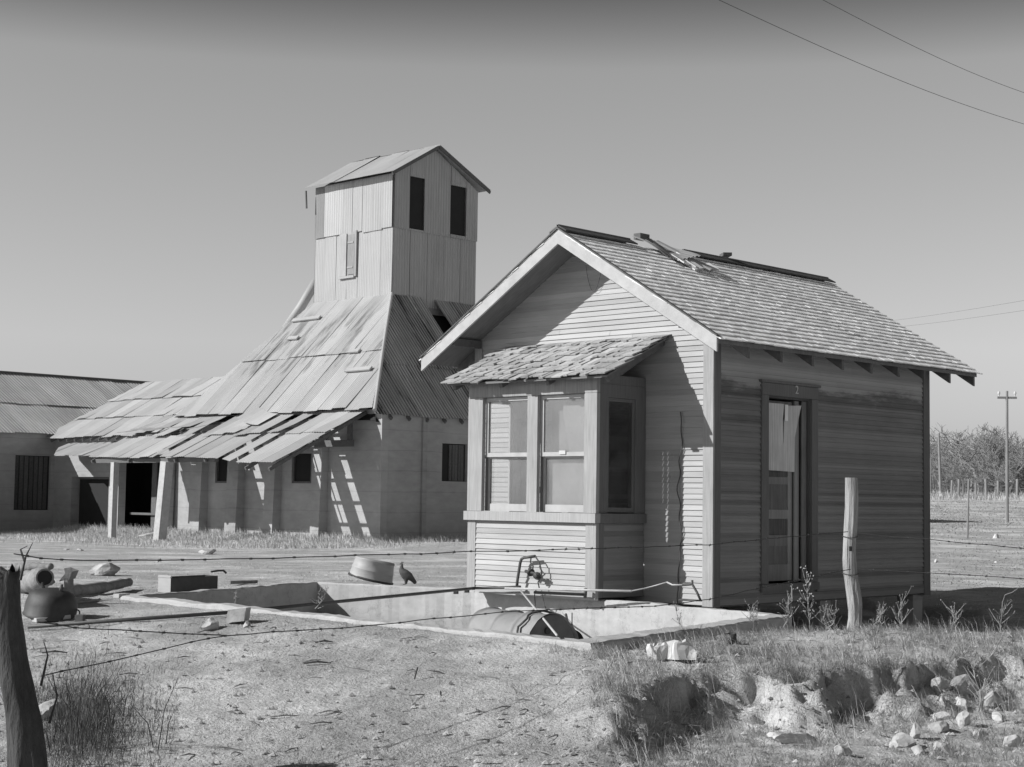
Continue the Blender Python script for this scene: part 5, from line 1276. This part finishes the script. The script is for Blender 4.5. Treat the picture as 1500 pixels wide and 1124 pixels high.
for k, (px, py, h, lab, st) in enumerate(((1060, 893, 0.24, 'tuft of weeds at the house corner by the tank', 3), (1105, 905, 0.22, 'weeds behind the tank end', 3), (1150, 908, 0.30, 'branching dead weed just right of the tank end', 2), (1215, 912, 0.20, 'low weed left of the crooked post', 3), (1285, 905, 0.20, 'low weed right of the crooked post', 3), (1320, 905, 0.30, 'twiggy dead weed leaning right beside the house', 2), (1395, 930, 0.22, 'small weed in the shade right of the house', 2), (1465, 925, 0.36, 'thin tall weed at the right edge of the mound', 1), (975, 884, 0.16, 'thin weeds growing at the foot of the front wall', 4), (345, 885, 0.10, 'tiny weed on the left tank rim', 1), (468, 893, 0.16, 'small weed at the shaded corner of the tank', 2), (1000, 935, 0.22, 'slender weed before the right tank wall', 1), (1290, 1010, 0.3, 'thin weed on the eroded bank', 1), (1440, 1060, 0.45, 'tall thin weed among the rocks', 2))):
    at_ = gp(px, py)
    if px > 1090 and py < 935:
        d = ray(px, py); t = 14.25/(d[0]*FH[0]+d[1]*FH[1]); X, Y = CAM[0]+d[0]*t, CAM[1]+d[1]*t; at_ = Vector((X, Y, zg(X, Y))); h += 0.03
    weed('weed', at_, h, 20+k, lab, stems=st, nbr=11, spread=0.5, head=0.006)
# rough bush at the lower left
bb = gp(165, 1085)
r = random.Random(9); P, H, W = [], [], []
for i in range(11000):
    px = 110+r.gauss(0, 42) if r.random() < 0.6 else r.uniform(20, 260); py = 1070+r.gauss(0, 26)
    if px < 10 or px > 300: continue
    d = ray(px, min(1122, py)); p = CAM+d*((-0.42-CAM[2])/d[2]); k = math.exp(-((px-140)/70)**2)
    P.append((p[0], p[1], zg(p[0], p[1])-0.01)); H.append(r.uniform(0.03, 0.10)+0.20*k*r.random()**2); W.append(r.uniform(0.0015, 0.0035))
bush = thing('bush', tuple(bb), 'dark wispy bush of dry stalks at the foot of the left tree', 'bush')
o = blades('stalks', P, H, W, mat('dark_stalk', 0.14, 0.3, bump=0), None, 1.15, 12, 0.8, cat=None)
del o['kind']; o.parent = bush; o.location = -Vector(bush.location)
q = MB()
for k in range(46):
    px = 120+r.gauss(0, 50); p = gp(max(15, px), 1085+r.gauss(0, 16)); h = r.uniform(0.15, 0.42); l_ = Vector((r.uniform(-1, 1), r.uniform(-1, 1), 0))*0.5*h
    q.tube([p, p+l_*0.3+Vector((0,0,h*0.6)), p+l_+Vector((0,0,h))], [0.004, 0.003, 0.0012], 4)
q.build('stem', M['bark'], bush)
rock(gp(72, 1050), (0.16, 0.12, 0.11), 88, label='pale block of rock between the left trunk and the bush', name='rock', group=None)
# dense tufts hanging over the bank edge
P, H, W = [], [], []
for i in range(9000):
    S = r.uniform(0.5, 4.2); Dc = bank(S)
    D = Dc + abs(r.gauss(0.0, 0.10))
    if fbm(S*2, 3.3, 0.9) < r.uniform(-0.45, 0.35): continue
    x, y = XY(S, D); P.append((x, y, zg(x, y)-0.01)); H.append(r.uniform(0.05, 0.15)); W.append(r.uniform(0.0018, 0.004))
blades('overhanging_grass', P, H, W, M['grass'], 'long dry grass hanging over the lip of the bank', 1.25, 21, 0.45, dirbias=(-FH[0], -FH[1], -0.25))
# twigs and clods scattered over the yard: uncountable litter
q = MB()
for k in range(200):
    D = r.uniform(9.0, 15); S = r.uniform(-0.33, 0.3)*D; x, y = XY(S, D)
    if inside((x, y), offset_poly(TANK, 0.3)): continue
    z = zg(x, y); a = r.uniform(0, 6.28); l_ = r.uniform(0.02, 0.12); d = Vector((math.cos(a), math.sin(a), r.uniform(-.1, .2)))*l_
    p = Vector((x, y, z+0.008)); q.tube([p-d, p+Vector((0,0,0.008)), p+d+Vector((r.uniform(-.02,.02), 0, 0))], [0.002, 0.0045, 0.002], 5, r.uniform(-0.5, 0.1))
for k in range(5200):
    D = 8.9+6*r.random()**1.3; S = r.uniform(-0.34, 0.34)*D
    if k > 3900: S = r.uniform(-0.6, 4.3); D = bank(S)+r.gauss(-0.3, 0.28)
    x, y = XY(S, D)
    if inside((x, y), offset_poly(TANK, 0.3)): continue
    z = zg(x, y); s_ = 0.003+0.022*r.random()**4; p = Vector((x, y, z+s_*0.2))
    q.add([p+Vector((s_,0,0)), p+Vector((0,s_,0)), p-Vector((s_*1.2,0,0)), p-Vector((0,s_,0)), p+Vector((0.2*s_,0.1*s_,s_*0.9))], [(0,1,4), (1,2,4), (2,3,4), (3,0,4)], r.uniform(-0.4, 1.1))
tag(q.build('yard_litter', M['log'], origin=(0,0,0)), 'twigs and clods littering the yard', kind='stuff')
for k, (px, py, l_, lab) in enumerate(((475, 945, 0.07, 'curled dark bark strip on the bare ground left of centre'), (465, 977, 0.10, 'thin dark stick on the ground below the bark strip'), (607, 999, 0.035, 'short upright twig in the middle of the yard'), (80, 960, 0.10, 'thin stick near the left trunk'))):
    p = gp(px, py, 0.012); q = MB(); q.tube([p-L1*l_, p+Vector((0,0,0.015)), p+L1*l_+Vector((0,0,0.004))] if k != 2 else [p, p+L1*0.02+Vector((0,0,0.08))], [0.006, 0.009, 0.004] if k != 2 else 0.006, 6); tag(q.build('stick', M['bark']), lab, 'stick')

# ------------------------------------------------------------------ far right: poles, posts, trees, lines
def pole(px, ytop, D, r0, label, arm=False, lean=0.0):
    S = (px-750)/FPX*D*1.0; d = ray(px, 735); t = D/(d[0]*FH[0]+d[1]*FH[1]); P = CAM+d*t; z0 = zg(P[0], P[1])
    d2 = ray(px+lean, ytop); t2 = D/(d2[0]*FH[0]+d2[1]*FH[1]); Q = CAM+d2*t2
    o = thing('utility_pole', (P[0], P[1], z0), label, 'pole'); q = MB(); q.tube([(P[0], P[1], z0-0.2), (Q[0], Q[1], Q[2])], [r0, r0*0.75], 8); q.build('shaft', M['twig'], o)
    if arm:
        q = MB(); c = Vector((Q[0], Q[1], Q[2]-0.25)); q.bar(c-L1*0.36, c+L1*0.36, 0.07, 0.08); q.build('crossarm', M['twig'], o)
        for s_ in (-0.30, 0.30):
            q = MB(); q.lathe([(0.0001, 0.19), (0.04, 0.17), (0.05, 0.10), (0.025, 0.05), (0.02, 0.0)], Matrix.Translation(c+L1*s_+Vector((0,0,0.055))), 10); q.build('insulator', M['paper'], o)
    return o
pole(1378, 635, 130, 0.11, 'bare utility pole before the thicket, nearest the house wall', lean=-3)
pole(1475, 573, 60, 0.065, 'tall utility pole with a crossarm at the right edge', True)
pole(1363, 672, 125, 0.09, 'short leaning pole just beside the house corner')
q = MB(); p = gp(1417, 788); q.tube([p+Vector((0,0,-0.1)), Vector(ondist(1419, 702, (Vector(p)-Vector(CAM)).dot(Vector(FW))))], 0.03, 8); tag(q.build('fence_post', M['twig']), 'thin straight metal stake standing in the field', 'fence post')
fp = None
for k, px in enumerate((1394, 1404, 1411, 1430, 1445, 1462, 1476, 1490)):
    D = 118; d = ray(px, 725); t = D/(d[0]*FH[0]+d[1]*FH[1]); P = CAM+d*t; z0 = zg(P[0], P[1])
    if fp is None:
        q = MB(); q.tube([(P[0], P[1], z0-0.1), (P[0]+0.05, P[1], z0+1.25)], [0.11, 0.09], 8); fp = q.build('fence_post', M['twig'], origin=(P[0], P[1], z0)); o = fp
        tag(fp, 'short wooden post of the distant field fence', 'fence post', 'posts of the distant field fence')
    else: o = copy_tree(fp, (P[0], P[1], z0), k*1.1, 0.85+0.3*((k*37)%10)/10)
def bare_tree(seed, H, label):
    r = random.Random(seed); q = MB(); tk = MB()
    def br(p, d, l_, rad, lev, mb):
        n_ = 4; pts = [p]; dd = d.copy()
        for i in range(n_):
            dd = (dd+Vector((r.gauss(0,1), r.gauss(0,1), r.gauss(0,0.7)))*0.16+Vector((0,0,0.05))).normalized(); pts.append(pts[-1]+dd*l_/n_)
        mb.tube(pts, [max(0.011, rad*(1-0.55*i/n_)) for i in range(n_+1)], 5 if lev < 2 else 3, 0, cap=False)
        if lev >= 4: return
        for k in range(r.randint(4, 6) if lev < 3 else r.randint(3, 5)):
            i = r.randint(1 if lev else 1, n_); b_ = pts[i]
            e = (dd*0.55+Vector((r.gauss(0,1), r.gauss(0,1), r.gauss(0.25,0.6)))*0.75).normalized()
            br(b_, e, l_*r.uniform(0.5, 0.78), rad*0.5, lev+1, q)
    br(Vector((0,0,-0.1)), Vector((r.uniform(-.15,.15), r.uniform(-.15,.15), 1)).normalized(), H*0.36, H*0.020, 0, tk)
    o = thing('bare_tree', (0,0,0), label, 'tree', 'bare trees of the distant thicket'); tk.build('trunk', M['twig'], o); q.build('crown', M['twig'], o); return o
protos = [bare_tree(101, 6.0, 'x'), bare_tree(102, 6.0, 'x'), bare_tree(103, 6.0, 'x')]
tl = [(1352, 150, .80), (1366, 160, .9), (1380, 142, .85), (1392, 158, 1.0), (1398, 126, .55), (1404, 150, .95), (1411, 165, 1.1), (1420, 148, .95), (1429, 160, 1.05), (1434, 138, 1.25), (1441, 152, 1.0), (1447, 168, 1.2), (1455, 128, .8), (1460, 150, 1.0), (1468, 160, 1.05), (1475, 145, .95), (1484, 156, 1.0), (1495, 150, 1.0), (1510, 160, 1.0), (1340, 170, .9), (1357, 172, 1.0), (1374, 175, 1.05), (1388, 176, 1.1), (1400, 178, 1.1), (1416, 178, 1.15), (1437, 180, 1.2), (1452, 178, 1.1), (1466, 178, 1.1), (1480, 175, 1.1)]
GL = 'bare grey leafless tree in the distant thicket beyond the field'
for k, (px, D, s_) in enumerate(tl):
    d = ray(px, 722); t = D/(d[0]*FH[0]+d[1]*FH[1]); P = CAM+d*t; z0 = zg(P[0], P[1]); pr = protos[k % 3]; lab = GL
    if k == 9: lab = 'tallest bare tree rising over the distant thicket'
    if k == 4: lab = 'small crooked bare tree in front of the thicket'
    if k == 12: lab = 'bare forked tree standing forward of the thicket near the right edge'
    sc = s_*D/150*1.38
    if k < 3: pr.location = (P[0], P[1], z0); pr.scale = (sc, sc, sc); pr.rotation_euler = (0,0,k*2.0); pr['label'] = lab
    else: copy_tree(pr, (P[0], P[1], z0), k*1.7, sc, lab)
# thicket undergrowth behind the trees: one uncountable mass of brush
P, H, W = [], [], []
for i in range(9000):
    D = r.uniform(150, 185); S = r.uniform(0.24, 0.36)*D; x, y = XY(S, D); P.append((x, y, zg(x, y))); H.append(r.uniform(0.8, 4.4)); W.append(r.uniform(0.015, 0.05))
blades('brush', P, H, W, M['twig'], 'grey brush filling the distant thicket', 0.5, 33, 0.3)
q = MB(); P0_, P1_ = ondist(1362, 718, 120), ondist(1520, 716, 120); q.tube([P0_, P1_], 0.02, 4); q.tube([P0_+Vector((0,0,-0.45)), P1_+Vector((0,0,-0.45))], 0.02, 4); tag(q.build('field_fence_wire', M['twig']), 'wire strands of the distant field fence', 'wire')
# overhead lines
for (a, da, b_, db, rad, lab) in (((1040, -6), 19, (1620, 215), 27, 0.0036, 'lower of the two overhead wires crossing the top right sky'), ((1190, -8), 21, (1620, 172), 29, 0.0036, 'upper of the two overhead wires crossing the top right sky'),
                             ((1180, 482), 95, (1560, 430), 60, 0.0045, 'upper faint far wire above the right end of the house'), ((1180, 489), 95, (1560, 446), 60, 0.0045, 'lower faint far wire above the right end of the house')):
    p0, p1 = Vector(ondist(*a, da)), Vector(ondist(*b_, db)); pts = [p0.lerp(p1, i/20)+Vector((0,0,-0.18*math.sin(math.pi*i/20))) for i in range(21)]
    q = MB(); q.tube(pts, rad, 5); tag(q.build('overhead_wire', M['wire']), lab, 'wire', 'overhead wires')

# ------------------------------------------------------------------ sky, sun, camera
w = bpy.data.worlds.new('World'); scene.world = w; w.use_nodes = True; nt = w.node_tree; nt.nodes.clear(); L = nt.links.new
out = nt.nodes.new('ShaderNodeOutputWorld'); bg = nt.nodes.new('ShaderNodeBackground'); L(bg.outputs[0], out.inputs[0])
sky = nt.nodes.new('ShaderNodeTexSky'); sky.sky_type = 'NISHITA'; sky.sun_disc = False
elev = math.asin(-SUN.z); sky.sun_elevation = elev; sky.sun_rotation = math.atan2(-SUN.x, -SUN.y)
sky.air_density = 1.0; sky.dust_density = 1.0; sky.ozone_density = 1.0
bw = nt.nodes.new('ShaderNodeRGBToBW'); L(sky.outputs[0], bw.inputs[0])
tc = nt.nodes.new('ShaderNodeTexCoord'); sp_ = nt.nodes.new('ShaderNodeSeparateXYZ'); L(tc.outputs['Generated'], sp_.inputs[0])
rp = nt.nodes.new('ShaderNodeValToRGB'); rp.color_ramp.interpolation = 'B_SPLINE'
SKYR = [(0.0, 0.78), (0.06, 0.88), (0.12, 1.09), (0.20, 1.30), (0.25, 1.20), (0.285, 0.64), (0.32, 0.26), (0.5, 0.20), (1.0, 0.24)]
el = rp.color_ramp.elements
el[0].position, el[0].color = SKYR[0][0], (SKYR[0][1],)*3+(1,)
el[1].position, el[1].color = SKYR[-1][0], (SKYR[-1][1],)*3+(1,)
for p_, v_ in SKYR[1:-1]: e = el.new(p_); e.color = (v_,)*3+(1,)
L(sp_.outputs['Z'], rp.inputs[0])
mu = nt.nodes.new('ShaderNodeMath'); mu.operation = 'MULTIPLY'; L(bw.outputs[0], mu.inputs[0]); L(rp.outputs[0], mu.inputs[1])
cc = nt.nodes.new('ShaderNodeCombineColor')
for i in range(3): L(mu.outputs[0], cc.inputs[i])
L(cc.outputs[0], bg.inputs[0]); bg.inputs[1].default_value = 0.118
sl = bpy.data.lights.new('sun', 'SUN'); sl.energy = 5.0; sl.angle = R_(0.5); so = bpy.data.objects.new('sun', sl); COL.objects.link(so)
so.rotation_euler = SUN.to_track_quat('-Z', 'Y').to_euler(); so.location = (-10, -20, 20)
cd = bpy.data.cameras.new('camera'); cam = bpy.data.objects.new('camera', cd); COL.objects.link(cam)
cd.sensor_fit = 'HORIZONTAL'; cd.sensor_width = 36.0; cd.lens = 36.0*FPX/1500.0; cd.clip_start = 0.1; cd.clip_end = 6000
m_ = Matrix.Identity(4)
for i in range(3): m_[i][0], m_[i][1], m_[i][2], m_[i][3] = RT[i], UPV[i], -FW[i], CAM[i]
cam.matrix_world = m_; scene.camera = cam
scene.view_settings.view_transform = 'Standard'; scene.view_settings.look = 'None'; scene.view_settings.exposure = 0.10; scene.view_settings.gamma = 1.0
scene.cycles.max_bounces = 6; scene.cycles.transparent_max_bounces = 8
